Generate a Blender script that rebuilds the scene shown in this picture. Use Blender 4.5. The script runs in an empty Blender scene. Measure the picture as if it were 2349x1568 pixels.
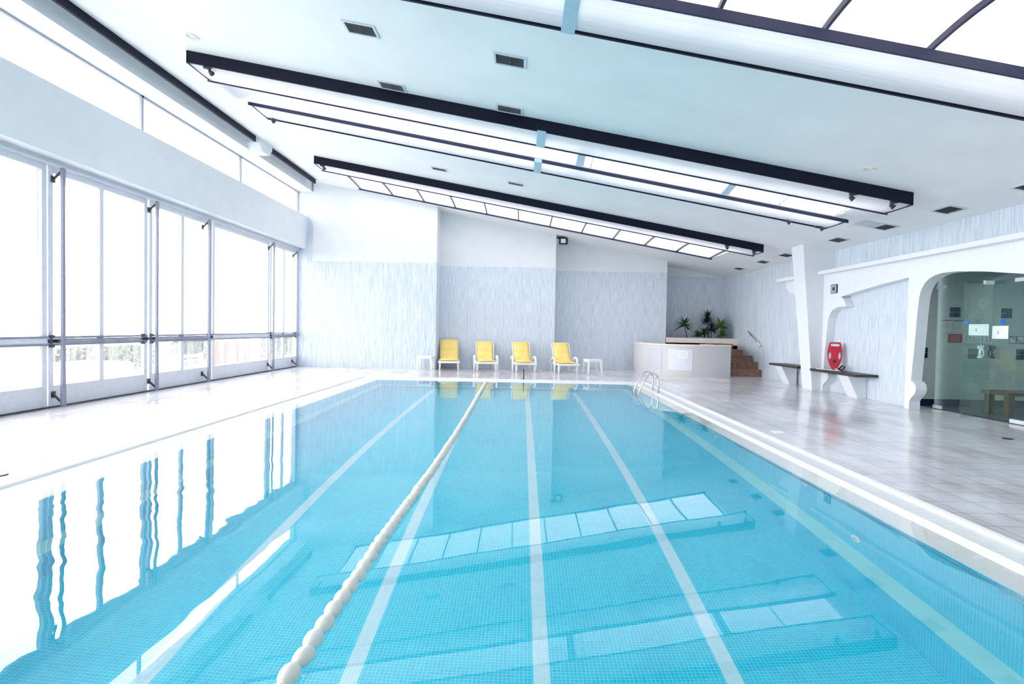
import bpy, bmesh, math, random
from mathutils import Vector, Matrix
random.seed(7)
S = bpy.context.scene
COL = S.collection
PI = math.pi

# ------------------------------------------------------------------ helpers
def link(o):
    COL.objects.link(o)
    return o

def tag(o, label=None, cat=None, group=None, kind=None):
    if label: o['label'] = label
    if cat: o['category'] = cat
    if group: o['group'] = group
    if kind: o['kind'] = kind
    return o

def thing(name, label, cat, loc=(0, 0, 0), rz=0.0, group=None, kind=None):
    o = bpy.data.objects.new(name, None)
    o.empty_display_size = 0.1
    o.location = loc
    o.rotation_euler = (0, 0, rz)
    link(o)
    return tag(o, label, cat, group, kind)

class MB:
    """collects shapes, builds them as one mesh object"""
    def __init__(s):
        s.v = []; s.f = []; s.m = []; s.sm = []
    def _add(s, vs, fs, mi=0, smooth=False):
        b = len(s.v)
        s.v += [tuple(p) for p in vs]
        for f in fs:
            s.f.append(tuple(i + b for i in f)); s.m.append(mi); s.sm.append(smooth)
        return s
    def quad(s, a, b, c, d, mi=0):
        return s._add([a, b, c, d], [(0, 1, 2, 3)], mi)
    def poly(s, pts, mi=0):
        return s._add(pts, [tuple(range(len(pts)))], mi)
    def box(s, x0, x1, y0, y1, z0, z1, mi=0):
        vs = [(x0, y0, z0), (x1, y0, z0), (x1, y1, z0), (x0, y1, z0), (x0, y0, z1), (x1, y0, z1), (x1, y1, z1), (x0, y1, z1)]
        return s._add(vs, [(0, 3, 2, 1), (4, 5, 6, 7), (0, 1, 5, 4), (1, 2, 6, 5), (2, 3, 7, 6), (3, 0, 4, 7)], mi)
    def hexa(s, lo, hi, mi=0, smooth=False):
        """lo, hi: four corners each (counter clockwise seen from hi)"""
        return s._add(list(lo) + list(hi), [(0, 3, 2, 1), (4, 5, 6, 7), (0, 1, 5, 4), (1, 2, 6, 5), (2, 3, 7, 6), (3, 0, 4, 7)], mi, smooth)
    def prism(s, pts, axis, a, b, mi=0, smooth=False):
        """2D polygon extruded along axis: x -> pts are (y,z); y -> (x,z); z -> (x,y)"""
        def P(p, t):
            return {'x': (t, p[0], p[1]), 'y': (p[0], t, p[1]), 'z': (p[0], p[1], t)}[axis]
        n = len(pts)
        vs = [P(p, a) for p in pts] + [P(p, b) for p in pts]
        s._add(vs, [tuple(range(n))[::-1], tuple(range(n, 2 * n))], mi)
        fs = [(i, (i + 1) % n, n + (i + 1) % n, n + i) for i in range(n)]
        return s._add(vs, fs, mi, smooth)
    def tube(s, path, r, seg=10, mi=0, cap=True, closed=False):
        path = [Vector(p) for p in path]
        n = len(path); rs = r if isinstance(r, (list, tuple)) else [r] * n
        vs = []; up = None
        for i, p in enumerate(path):
            if closed: t = path[(i + 1) % n] - path[i - 1]
            else: t = path[min(i + 1, n - 1)] - path[max(i - 1, 0)]
            t.normalize()
            if up is None:
                up = Vector((0, 0, 1)) if abs(t.z) < 0.9 else Vector((1, 0, 0))
            a = t.cross(up)
            if a.length < 1e-5: a = t.orthogonal()
            a.normalize(); up = a.cross(t).normalized()
            for k in range(seg):
                w = 2 * PI * k / seg
                vs.append(p + (a * math.cos(w) + up * math.sin(w)) * rs[i])
        fs = []
        for i in range(n if closed else n - 1):
            j = (i + 1) % n
            for k in range(seg):
                k2 = (k + 1) % seg
                fs.append((i * seg + k, i * seg + k2, j * seg + k2, j * seg + k))
        s._add(vs, fs, mi, True)
        if cap and not closed:
            s._add(vs[:seg], [tuple(range(seg))], mi)
            s._add(vs[-seg:], [tuple(range(seg))[::-1]], mi)
        return s
    def lathe(s, prof, c=(0, 0, 0), axis='z', seg=24, mi=0, smooth=True):
        """prof: list of (radius, height)"""
        vs = []
        for r, h in prof:
            for k in range(seg):
                w = 2 * PI * k / seg; x, y = r * math.cos(w), r * math.sin(w)
                p = {'z': (x, y, h), 'y': (x, h, y), 'x': (h, x, y)}[axis]
                vs.append((p[0] + c[0], p[1] + c[1], p[2] + c[2]))
        fs = []
        for i in range(len(prof) - 1):
            for k in range(seg):
                k2 = (k + 1) % seg
                fs.append((i * seg + k, i * seg + k2, (i + 1) * seg + k2, (i + 1) * seg + k))
        s._add(vs, fs, mi, smooth)
        for i in (0, len(prof) - 1):
            if prof[i][0] > 1e-6: s._add(vs[i * seg:(i + 1) * seg], [tuple(range(seg))], mi)
        return s
    def xf(s, M):
        s.v = [tuple(M @ Vector(p)) for p in s.v]
        return s
    def build(s, name, mats, parent=None, local=False, bevel=0.0, bseg=2):
        me = bpy.data.meshes.new(name)
        off = Vector((0, 0, 0))
        if parent is not None and not local:
            q = parent
            while q is not None:
                off += Vector(q.location); q = q.parent
        me.from_pydata([tuple(Vector(p) - off) for p in s.v], [], s.f)
        mats = mats if isinstance(mats, (list, tuple)) else [mats]
        for m in mats: me.materials.append(m)
        for p, mi, sm in zip(me.polygons, s.m, s.sm):
            p.material_index = mi; p.use_smooth = sm
        bm = bmesh.new(); bm.from_mesh(me)
        bmesh.ops.remove_doubles(bm, verts=bm.verts, dist=1e-5)
        if any(len(e.link_faces) > 1 for e in bm.edges):
            bmesh.ops.recalc_face_normals(bm, faces=bm.faces)
        bm.to_mesh(me); bm.free()
        o = link(bpy.data.objects.new(name, me))
        if parent is not None: o.parent = parent
        if bevel > 0:
            b = o.modifiers.new('bevel', 'BEVEL'); b.width = bevel; b.segments = bseg; b.limit_method = 'ANGLE'; b.angle_limit = math.radians(40)
        return o

def copy_thing(o, parent=None):
    c = o.copy(); COL.objects.link(c)
    c.parent = parent
    for ch in [x for x in KIDS(o)]: copy_thing(ch, c)
    return c
def KIDS(o): return [x for x in S.objects if x.parent is o]

def struct(name, mb, mats, label, cat, bevel=0.0, kind='structure'):
    return tag(mb.build(name, mats, bevel=bevel), label, cat, kind=kind)

# ------------------------------------------------------------------ materials
def nmat(name):
    m = bpy.data.materials.new(name); m.use_nodes = True
    nt = m.node_tree; nt.nodes.clear()
    return m, nt
def N(nt, t, **kw):
    n = nt.nodes.new(t)
    for k, v in kw.items():
        if k in n.inputs.keys() if isinstance(k, str) else False: n.inputs[k].default_value = v
        else: setattr(n, k, v)
    return n
def setin(n, **kw):
    for k, v in kw.items(): n.inputs[k.replace('_', ' ')].default_value = v
    return n
def rgb(h):
    """sRGB hex -> linear"""
    c = [int(h[i:i + 2], 16) / 255 for i in (0, 2, 4)]
    return tuple([x / 12.92 if x <= .04045 else ((x + .055) / 1.055) ** 2.4 for x in c] + [1.0])
def principled(nt, color, rough=.5, spec=.5, metal=0.0):
    p = nt.nodes.new('ShaderNodeBsdfPrincipled'); o = nt.nodes.new('ShaderNodeOutputMaterial')
    p.inputs['Base Color'].default_value = color; p.inputs['Roughness'].default_value = rough
    p.inputs['Specular IOR Level'].default_value = spec; p.inputs['Metallic'].default_value = metal
    nt.links.new(p.outputs[0], o.inputs[0])
    return p
def mapped(nt, scale=(1, 1, 1), order='xyz', rot=(0, 0, 0)):
    tc = nt.nodes.new('ShaderNodeTexCoord')
    src = tc.outputs['Object']
    if order != 'xyz':
        sp = nt.nodes.new('ShaderNodeSeparateXYZ'); cb = nt.nodes.new('ShaderNodeCombineXYZ')
        nt.links.new(src, sp.inputs[0])
        for i, ax in enumerate(order): nt.links.new(sp.outputs['xyz'.index(ax)], cb.inputs[i])
        src = cb.outputs[0]
    mp = nt.nodes.new('ShaderNodeMapping'); mp.inputs['Scale'].default_value = scale; mp.inputs['Rotation'].default_value = rot
    nt.links.new(src, mp.inputs['Vector'])
    return mp.outputs[0]
def ramp(nt, fac, stops):
    r = nt.nodes.new('ShaderNodeValToRGB')
    el = r.color_ramp.elements
    while len(el) < len(stops): el.new(0.5)
    for e, (p, c) in zip(el, stops): e.position = p; e.color = c
    nt.links.new(fac, r.inputs[0])
    return r.outputs[0]
def noise(nt, vec, scale=5, detail=3, rough=.5):
    n = nt.nodes.new('ShaderNodeTexNoise'); n.inputs['Scale'].default_value = scale
    n.inputs['Detail'].default_value = detail; n.inputs['Roughness'].default_value = rough
    nt.links.new(vec, n.inputs['Vector'])
    return n.outputs['Fac']
def bump(nt, p, h, strength=.1, dist=.01):
    b = nt.nodes.new('ShaderNodeBump'); b.inputs['Strength'].default_value = strength; b.inputs['Distance'].default_value = dist
    nt.links.new(h, b.inputs['Height']); nt.links.new(b.outputs[0], p.inputs['Normal'])
def mix(nt, fac, a, b, mode='MIX'):
    m = nt.nodes.new('ShaderNodeMix'); m.data_type = 'RGBA'; m.blend_type = mode
    for sock, v in ((m.inputs[0], fac), (m.inputs[6], a), (m.inputs[7], b)):
        if hasattr(v, 'links') or hasattr(v, 'is_linked'): nt.links.new(v, sock)
        else: sock.default_value = v
    return m.outputs[2]
def simple(name, hexcol, rough=.5, spec=.5, metal=0.0, var=0.04, scale=9.0, bumps=0.0):
    """a plain finish with a faint procedural mottling"""
    m, nt = nmat(name); c = rgb(hexcol); p = principled(nt, c, rough, spec, metal)
    vec = mapped(nt); f = noise(nt, vec, scale, 4)
    d = tuple(max(0, x * (1 - var * 2)) for x in c[:3]) + (1,); e = tuple(min(1, x * (1 + var)) for x in c[:3]) + (1,)
    nt.links.new(ramp(nt, f, [(.3, d), (.7, e)]), p.inputs['Base Color'])
    if bumps > 0: bump(nt, p, f, bumps)
    return m

M = {}
M['white_wall'] = simple('white_plaster', 'E6EAEE', .7, .3, var=.015, scale=2.5, bumps=.03)
M['white_paint'] = simple('white_paint', 'ECEFF4', .45, .4, var=.012)
M['ceil'] = simple('ceiling_plaster', 'F3F5F5', .6, .3, var=.02, scale=1.3, bumps=.03)
M['white_metal'] = simple('white_lacquered_frame', 'D6DAE2', .4, .5, var=.03, scale=14)
M['frame_grey'] = simple('grey_window_frame', 'A4A9B4', .4, .5, var=.03, scale=14)
M['navy'] = simple('navy_paint', '060C26', .5, .25, var=.1)
M['navy_bar'] = simple('navy_glazing_bar', '0A1440', .4, .5, var=.08)
M['strap'] = simple('pale_blue_cover_strip', 'B4D0DE', .5, .4, var=.02)
M['grey_metal'] = simple('weathered_grey_aluminium', '8F93A6', .4, .5, .35, var=.06, scale=20)
M['dark_metal'] = simple('dark_bracket_metal', '4A4C55', .45, .5, .4, var=.08, scale=30)
M['vent'] = simple('grey_vent_slats', '8B9094', .6, .3, var=.05, scale=30)
M['steel'] = simple('polished_steel', 'D4D7DC', .16, .5, 1.0, var=.02)
M['white_plastic'] = simple('white_plastic', 'F2F3F6', .4, .5, var=.01)
M['dirty_plastic'] = simple('bleached_float_plastic', 'E2DED6', .5, .4, var=.03, scale=40)
M['black'] = simple('black_plastic', '0E1014', .4, .5, var=.1)
M['red'] = simple('red_buoy_plastic', 'BE0832', .35, .5, var=.03)
M['cream'] = simple('cream_plaster', 'F4EBE0', .7, .3, var=.03, scale=4)
M['tub'] = simple('pebbled_render', 'DCD9DA', .8, .25, var=.07, scale=60, bumps=.25)
M['panel_grey'] = simple('grey_access_panel', 'CFD0DA', .5, .4, var=.02)
M['panel_white'] = simple('white_access_panel', 'E6E7F0', .5, .4, var=.015)
M['paper'] = simple('paper', 'F6F7FA', .8, .2, var=.01)
M['ink'] = simple('printed_ink', '5B606B', .8, .2)
M['wood'] = simple('brown_wood', '5A3428', .5, .4, var=.15, scale=12)
M['step'] = simple('brown_stone_step', '8C6E5C', .6, .4, var=.14, scale=7, bumps=.1)
M['slab'] = simple('dark_stone_slab', '3A3838', .45, .4, var=.15, scale=10)
M['lamp_ring'] = simple('cream_lamp_ring', 'EFEDE0', .4, .5, var=.01)
M['red_sign'] = simple('red_sign_face', 'A81E34', .5, .4, var=.03)
M['navy_tile'] = simple('navy_wall_tile', '12204A', .25, .5, var=.1)
M['blue_dot'] = simple('blue_sticker', '0B6FD6', .5, .4, var=.02)
M['soil'] = simple('dark_soil', '3A2E26', .9, .1, var=.2, scale=30)
M['bark'] = simple('plant_stem', '6E6656', .8, .2, var=.15, scale=30)
M['leaf'] = simple('broad_leaf', '2E6B34', .4, .5, var=.3, scale=9)
M['leaf_dark'] = simple('dark_leaf', '12322E', .45, .4, var=.3, scale=9)
M['leaf_light'] = simple('bright_leaf', '5C8F38', .4, .5, var=.3, scale=9)
M['room_wall'] = simple('grey_room_wall', 'B7C3C4', .7, .3, var=.02)
M['room_floor'] = simple('dark_room_floor', '3C4650', .5, .4, var=.05)
M['ext_white'] = simple('outside_white', 'E8E8E8', .7, .3)
M['terrace'] = simple('terrace_stone', 'A9A6A2', .8, .2, var=.05, scale=2)
M['ext_red'] = simple('outside_red', '8A5A54', .7, .3)
M['ext_green'] = simple('outside_hedge', '4A5848', .8, .2, var=.3, scale=6)
M['jade'] = simple('pale_green_step_tile', 'B0F2F2', .45, .4, var=.03, scale=3)
M['shell_white'] = simple('white_pool_edge_tile', 'FBFBFB', .35, .5, var=.008)

def m_yellow():
    m, nt = nmat('yellow_fabric'); p = principled(nt, rgb('FFDF80'), .8, .2)
    v = mapped(nt); f = noise(nt, v, 6, 4)
    nt.links.new(ramp(nt, f, [(.3, rgb('FFDB78')), (.7, rgb('FFE798'))]), p.inputs['Base Color'])
    bump(nt, p, noise(nt, mapped(nt, (1, 1, 1)), 14, 3), .5, .02)
    return m
M['yellow'] = m_yellow()

def m_laminate(name, order):
    """pale blue board with fine vertical dashes and faint joints"""
    m, nt = nmat(name); p = principled(nt, rgb('C9D6EA'), .45, .4)
    v = mapped(nt, (70, 70, 2.2), order='xyz')
    f = noise(nt, v, 1.0, 3, .65)
    c = ramp(nt, f, [(.30, rgb('9FB4CC')), (.43, rgb('C8D4E3')), (.56, rgb('DCE4ED')), (.72, rgb('F2F5F8'))])
    big = noise(nt, mapped(nt), .7, 2)
    c2 = mix(nt, big, c, rgb('D3DDEA'))
    c2 = mix(nt, .25, c, c2)
    br = nt.nodes.new('ShaderNodeTexBrick'); br.offset = 0
    setin(br, Scale=1.0, Mortar_Size=.004, Brick_Width=.61, Row_Height=60.0, Bias=0.0)
    br.inputs['Color1'].default_value = (1, 1, 1, 1); br.inputs['Color2'].default_value = (1, 1, 1, 1); br.inputs['Mortar'].default_value = (.72, .76, .84, 1)
    nt.links.new(mapped(nt, (1, 1, 1), order=order), br.inputs['Vector'])
    nt.links.new(mix(nt, 1.0, c2, br.outputs['Color'], 'MULTIPLY'), p.inputs['Base Color'])
    return m
M['lam_back'] = m_laminate('blue_streaked_board_back', 'xzy')
M['lam_side'] = m_laminate('blue_streaked_board_side', 'yzx')

def m_mosaic(name, order, c1, c2, grout, size=.026, rough=.35, joint=.036):
    m, nt = nmat(name); p = principled(nt, rgb(c1), rough, .4)
    br = nt.nodes.new('ShaderNodeTexBrick'); br.offset = 0; br.squash = 1
    setin(br, Scale=1.0 / size, Mortar_Size=joint, Mortar_Smooth=.1, Brick_Width=1.0, Row_Height=1.0, Bias=-.2)
    vec = mapped(nt, (1, 1, 1), order=order)
    nt.links.new(vec, br.inputs['Vector'])
    br.inputs['Color1'].default_value = rgb(c1); br.inputs['Color2'].default_value = rgb(c2); br.inputs['Mortar'].default_value = rgb(grout)
    blot = ramp(nt, noise(nt, vec, 2.3, 4, .6), [(.35, (.84, .93, .97, 1)), (.5, (1, 1, 1, 1))])
    nt.links.new(mix(nt, 1.0, br.outputs['Color'], blot, 'MULTIPLY'), p.inputs['Base Color'])
    return m
for k, o in (('f', 'xyz'), ('x', 'yzx'), ('y', 'xzy')):
    M['mos_' + k] = m_mosaic('blue_mosaic_' + k, o, '00D6F0', '00C8E8', 'BEF6FC')
M['lane'] = m_mosaic('pale_lane_mosaic', 'xyz', 'D4F2FA', 'C8EEF8', 'B4DCE8', joint=.03)

def m_deck():
    m, nt = nmat('deck_tile'); p = principled(nt, rgb('CFCBD2'), .14, .6)
    br = nt.nodes.new('ShaderNodeTexBrick'); br.offset = 0
    setin(br, Scale=1.0, Mortar_Size=.0035, Mortar_Smooth=.2, Brick_Width=.285, Row_Height=.285, Bias=0.0)
    vec = mapped(nt, (1, 1, 1))
    nt.links.new(vec, br.inputs['Vector'])
    br.inputs['Color1'].default_value = rgb('E5E2E8'); br.inputs['Color2'].default_value = rgb('DFDCE3'); br.inputs['Mortar'].default_value = rgb('8E8A94')
    f = noise(nt, mapped(nt, (1.2, .5, 1)), 1.4, 5, .6)
    dirt = ramp(nt, f, [(.35, rgb('DDD2D2')), (.55, (1, 1, 1, 1))])
    nt.links.new(mix(nt, .8, br.outputs['Color'], dirt, 'MULTIPLY'), p.inputs['Base Color'])
    r = nt.nodes.new('ShaderNodeMapRange'); setin(r, To_Min=.04, To_Max=.2); nt.links.new(noise(nt, mapped(nt), .9, 4, .6), r.inputs[0])
    nt.links.new(r.outputs[0], p.inputs['Roughness'])
    wav = noise(nt, mapped(nt, (1, 1, 1)), 6, 2)
    bump(nt, p, wav, .05, .02)
    return m
M['deck'] = m_deck()

def m_grating():
    m, nt = nmat('white_overflow_grating'); p = principled(nt, rgb('F0F0F2'), .4, .4)
    return m, nt, p
def m_grate(name, axis):
    m, nt = nmat(name); p = principled(nt, rgb('F0F0F2'), .4, .4)
    w = nt.nodes.new('ShaderNodeTexWave'); w.wave_type = 'BANDS'; w.bands_direction = axis; setin(w, Scale=16.0)
    nt.links.new(mapped(nt), w.inputs['Vector'])
    nt.links.new(ramp(nt, w.outputs['Fac'], [(.12, rgb('B9BAC2')), (.3, rgb('F2F2F4'))]), p.inputs['Base Color'])
    bump(nt, p, w.outputs['Fac'], .5, .01)
    return m
M['grate_y'] = m_grate('overflow_grating_along', 'Y'); M['grate_x'] = m_grate('overflow_grating_across', 'X')

def m_water():
    m, nt = nmat('pool_water'); o = nt.nodes.new('ShaderNodeOutputMaterial')
    g = nt.nodes.new('ShaderNodeBsdfGlass'); g.inputs['IOR'].default_value = 1.333; g.inputs['Roughness'].default_value = 0.0
    g.inputs['Color'].default_value = (1, 1, 1, 1)
    v1 = mapped(nt, (1.0, 1.3, 1), rot=(0, 0, .4)); h1 = noise(nt, v1, 1.0, 1, .4)
    b = nt.nodes.new('ShaderNodeBump'); b.inputs['Strength'].default_value = 1.0; b.inputs['Distance'].default_value = .0018
    # livelier ripples towards the near left corner of the pool
    h2 = noise(nt, mapped(nt, (.9, 1.7, 1)), 1.9, 1, .5)
    sp = nt.nodes.new('ShaderNodeSeparateXYZ'); nt.links.new(mapped(nt), sp.inputs[0])
    mx_ = nt.nodes.new('ShaderNodeMapRange'); setin(mx_, From_Min=-1.2, From_Max=-2.8, To_Min=0.0, To_Max=1.0); mx_.interpolation_type = 'SMOOTHSTEP'; nt.links.new(sp.outputs[0], mx_.inputs[0])
    my_ = nt.nodes.new('ShaderNodeMapRange'); setin(my_, From_Min=7.5, From_Max=3.0, To_Min=0.0, To_Max=2.2); my_.interpolation_type = 'SMOOTHSTEP'; nt.links.new(sp.outputs[1], my_.inputs[0])
    ml = nt.nodes.new('ShaderNodeMath'); ml.operation = 'MULTIPLY'; nt.links.new(mx_.outputs[0], ml.inputs[0]); nt.links.new(my_.outputs[0], ml.inputs[1])
    ma = nt.nodes.new('ShaderNodeMath'); ma.operation = 'MULTIPLY_ADD'; nt.links.new(ml.outputs[0], ma.inputs[0]); nt.links.new(h2, ma.inputs[1]); nt.links.new(h1, ma.inputs[2])
    nt.links.new(ma.outputs[0], b.inputs['Height']); nt.links.new(b.outputs[0], g.inputs['Normal'])
    nt.links.new(g.outputs[0], o.inputs['Surface'])
    return m
M['water'] = m_water()

def m_glass(name, tint, haze=0.0, ior=1.5):
    m, nt = nmat(name); o = nt.nodes.new('ShaderNodeOutputMaterial')
    t = nt.nodes.new('ShaderNodeBsdfTransparent'); t.inputs[0].default_value = tint
    gl = nt.nodes.new('ShaderNodeBsdfGlossy'); gl.inputs['Roughness'].default_value = 0.0
    fr = nt.nodes.new('ShaderNodeFresnel')      # the same reflectance on the front and on the back face of the sheet
    ge = nt.nodes.new('ShaderNodeNewGeometry'); io = nt.nodes.new('ShaderNodeMapRange'); setin(io, To_Min=ior, To_Max=1.0 / ior)
    nt.links.new(ge.outputs['Backfacing'], io.inputs[0]); nt.links.new(io.outputs[0], fr.inputs['IOR'])
    mx = nt.nodes.new('ShaderNodeMixShader')
    nt.links.new(fr.outputs[0], mx.inputs[0]); nt.links.new(t.outputs[0], mx.inputs[1]); nt.links.new(gl.outputs[0], mx.inputs[2])
    out = mx.outputs[0]
    if haze > 0:
        tr = nt.nodes.new('ShaderNodeBsdfTranslucent'); tr.inputs[0].default_value = (.9, .93, .95, 1)
        v = mapped(nt, (12, 12, .7)); f = noise(nt, v, 1, 3)
        mr = nt.nodes.new('ShaderNodeMapRange'); setin(mr, From_Min=.3, From_Max=.7, To_Min=haze * .4, To_Max=haze * 1.5); nt.links.new(f, mr.inputs[0])
        m2 = nt.nodes.new('ShaderNodeMixShader'); nt.links.new(mr.outputs[0], m2.inputs[0]); nt.links.new(out, m2.inputs[1]); nt.links.new(tr.outputs[0], m2.inputs[2])
        out = m2.outputs[0]
    nt.links.new(out, o.inputs[0])
    return m
M['pane'] = m_glass('window_pane', (.97, .98, .98, 1))
M['pane_hazy'] = m_glass('misted_window_pane', (.95, .97, .97, 1), .07)
M['door_glass'] = m_glass('greenish_door_glass', (.82, .92, .90, 1), 0, 1.65)

def m_translucent(name, col, frac, streak=True):
    m, nt = nmat(name); o = nt.nodes.new('ShaderNodeOutputMaterial')
    d = nt.nodes.new('ShaderNodeBsdfDiffuse'); t = nt.nodes.new('ShaderNodeBsdfTranslucent'); mx = nt.nodes.new('ShaderNodeMixShader')
    d.inputs[0].default_value = col; t.inputs[0].default_value = col; mx.inputs[0].default_value = frac
    if streak:
        f = noise(nt, mapped(nt, (.6, 26, 1)), 1, 4)
        c = ramp(nt, f, [(.3, tuple(x * .93 for x in col[:3]) + (1,)), (.6, col)])
        nt.links.new(c, t.inputs[0]); nt.links.new(c, d.inputs[0])
    nt.links.new(d.outputs[0], mx.inputs[1]); nt.links.new(t.outputs[0], mx.inputs[2]); nt.links.new(mx.outputs[0], o.inputs[0])
    return m
M['skyglass'] = m_translucent('skylight_sheet', (.93, .92, .95, 1), .30)
M['wing'] = m_translucent('reflector_sheet', (.93, .93, .96, 1), .42)

# ------------------------------------------------------------------ ceiling plane
def cz(x, off=0.0): return 4.70 - .1813 * x + off
XL, XR = -6.77, 7.45

# ------------------------------------------------------------------ floor, pool
WX0, WX1, WY1 = -3.69, 2.74, 14.2      # pool wall faces
EX0, EX1, EY1 = -4.21, 3.29, 14.62      # outer edge of the overflow trim
YN = -4.5
fl = MB()
fl.box(-7.6, EX0, YN, 20.6, -.12, 0); fl.box(EX1, 7.75, YN, 20.6, -.12, 0); fl.box(EX0, EX1, EY1, 20.6, -.12, 0)
struct('floor', fl, M['deck'], 'wet lavender grey tiled deck around the pool', 'floor')

def loop_strip(mb, o0, o1, i0, i1, oz, iz, oy, iy, mi=(0, 0, 0)):
    """sloping strips on the left, far and right side between an outer and an inner rectangle"""
    mb.quad((o0, YN, oz), (i0, YN, iz), (i0, iy, iz), (o0, oy, oz), mi[0])
    mb.quad((o0, oy, oz), (i0, iy, iz), (i1, iy, iz), (o1, oy, oz), mi[1])
    mb.quad((o1, oy, oz), (i1, iy, iz), (i1, YN, iz), (o1, YN, oz), mi[2])
tr = MB()
loop_strip(tr, EX0, EX1, EX0, EX1, -.1, .012, EY1, EY1)
loop_strip(tr, EX0, EX1, EX0 + .055, EX1 - .055, .012, .012, EY1, EY1 - .055)
loop_strip(tr, EX0 + .055, EX1 - .055, EX0 + .055, EX1 - .055, .012, -.012, EY1 - .055, EY1 - .055)
struct('trim_1', tr, M['shell_white'], 'white raised rim between deck and overflow grating', 'pool rim')
gr = MB()
loop_strip(gr, EX0 + .055, EX1 - .055, EX0 + .255, EX1 - .24, -.012, -.02, EY1 - .055, EY1 - .2, (0, 1, 0))
struct('trim_2', gr, [M['grate_y'], M['grate_x']], 'white ribbed overflow grating running around the pool', 'grating')
sl = MB()
loop_strip(sl, EX0 + .255, EX1 - .24, EX0 + .27, EX1 - .255, -.02, -.014, EY1 - .2, EY1 - .215)
loop_strip(sl, EX0 + .27, EX1 - .255, WX0 - .01, WX1 + .01, -.014, -.062, EY1 - .215, WY1 + .01)
loop_strip(sl, WX0 - .01, WX1 + .01, WX0, WX1, -.062, -.075, WY1 + .01, WY1)
struct('trim_3', sl, M['shell_white'], 'white sloping pool edge just under the water', 'pool edge')

# basin with a pale green step all round and four pale lane lines
D, LD, LW = 1.5, 1.1, .175
b = MB()
def wallring(x0, x1, y1, za, zb, mx, my):
    b.quad((x0, YN, za), (x0, y1, za), (x0, y1, zb), (x0, YN, zb), mx)
    b.quad((x0, y1, za), (x1, y1, za), (x1, y1, zb), (x0, y1, zb), my)
    b.quad((x1, y1, za), (x1, YN, za), (x1, YN, zb), (x1, y1, zb), mx)
wallring(WX0, WX1, WY1, -.075, -LD, 1, 2)
wallring(WX0 + LW, WX1 - LW, WY1 - LW, -LD, -D, 1, 2)
loop_strip(b, WX0, WX1, WX0 + LW, WX1 - LW, -LD, -LD, WY1, WY1 - LW, (3, 3, 3))
fx0, fx1, fy1 = WX0 + LW, WX1 - LW, WY1 - LW
lanes = [-2.17, -1.0, .165, 1.335]; hw = .052
edges = [fx0]
for x in lanes: edges += [x - hw, x + hw]
edges.append(fx1)
for i in range(len(edges) - 1):
    mi = 4 if i % 2 else 0
    ye = fy1 - .35 if i % 2 else fy1
    b.quad((edges[i], YN, -D), (edges[i + 1], YN, -D), (edges[i + 1], ye, -D), (edges[i], ye, -D), mi)
    if i % 2: b.quad((edges[i], ye, -D), (edges[i + 1], ye, -D), (edges[i + 1], fy1, -D), (edges[i], fy1, -D), 0)
b.quad((WX0, YN, -.02), (WX1, YN, -.02), (WX1, YN, -D), (WX0, YN, -D), 2)
struct('pool_basin', b, [M['mos_f'], M['mos_x'], M['mos_y'], M['jade'], M['lane']], 'pool basin of blue mosaic with pale green step and pale lane lines', 'pool basin')

w = MB(); w.quad((EX0 + .27, YN, -.03), (EX1 - .255, YN, -.03), (EX1 - .255, EY1 - .215, -.03), (EX0 + .27, EY1 - .215, -.03))
tag(w.build('pool_water', M['water']), 'still clear water filling the pool', 'water', kind='stuff')

# thin steel strip below the right hand edge, in lengths
rl = [(-2.0, 7.05), (7.15, 13.2)]
for i, (ya, yb) in enumerate(rl):
    o = MB().tube([(WX1 - .016, ya, -.145), (WX1 - .016, yb, -.145)], .012, 8).build('steel_strip', M['steel'])
    tag(o, ['thin steel strip under the right pool edge, the nearer length', 'thin steel strip under the right pool edge, length nearer the ladder'][i], 'strip', 'steel strips along the right pool wall')
jl = ['round white pool inlet on right wall, nearest the ladder', 'round white pool inlet on right wall, middle of three', 'round white pool inlet on right wall, nearest the camera']
for (y, z), lb in zip([(7.72, -.42), (5.3, -.24), (4.48, -.86)], jl):
    t = thing('pool_inlet', lb, 'pool inlet', (WX1, y, z), group='inlets on the right pool wall')
    MB().lathe([(.06, 0), (.06, -.012), (.048, -.018), (.03, -.018), (.03, -.004)], axis='x', seg=20).build('ring', M['white_plastic'], t, True)
    MB().lathe([(.032, -.003), (.028, -.012), (.0, -.012)], axis='x', seg=16).build('nozzle', M['panel_grey'], t, True)
t = thing('pool_inlet', 'small white inlet on the left pool wall', 'pool inlet', (WX0, 10.2, -.3))
MB().lathe([(.07, 0), (.07, .012), (.05, .02), (.03, .02), (.03, .004)], axis='x', seg=20).build('ring', M['white_plastic'], t, True)
MB().lathe([(.03, .003), (.026, .012), (.0, .012)], axis='x', seg=16).build('nozzle', M['panel_grey'], t, True)

# ------------------------------------------------------------------ lane rope with floats
def ropex(y):
    pts = [(1, -.885), (2.3, -.878), (3.4, -.871), (5.2, -.83), (7.0, -.815), (9.5, -.83), (13.9, -.872)]
    for (a, xa), (c, xc) in zip(pts, pts[1:]):
        if y <= c:
            q = (y - a) / (c - a); return xa + (xc - xa) * q
    return pts[-1][1]
rope = thing('lane_rope', 'white float rope floating on the water along the pool', 'lane rope', (-.87, 1.6, -.02))
ff = MB().lathe([(.041 * math.sin(PI * i / 14), -.0635 * math.cos(PI * i / 14)) for i in range(15)], axis='y', seg=18)
f0 = ff.build('float', M['dirty_plastic'], rope, True)
ys = [1.741 + .1247 * i for i in range(98)]
for i, y in enumerate(ys):
    f = f0 if i == 0 else f0.copy()
    if i: COL.objects.link(f); f.parent = rope
    f.location = (ropex(y) + .87 + random.uniform(-.004, .004), y - 1.6, random.uniform(-.004, .004))
    f.rotation_euler = (random.uniform(-.06, .06), random.uniform(0, 6.28), random.uniform(-.12, .12))
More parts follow.
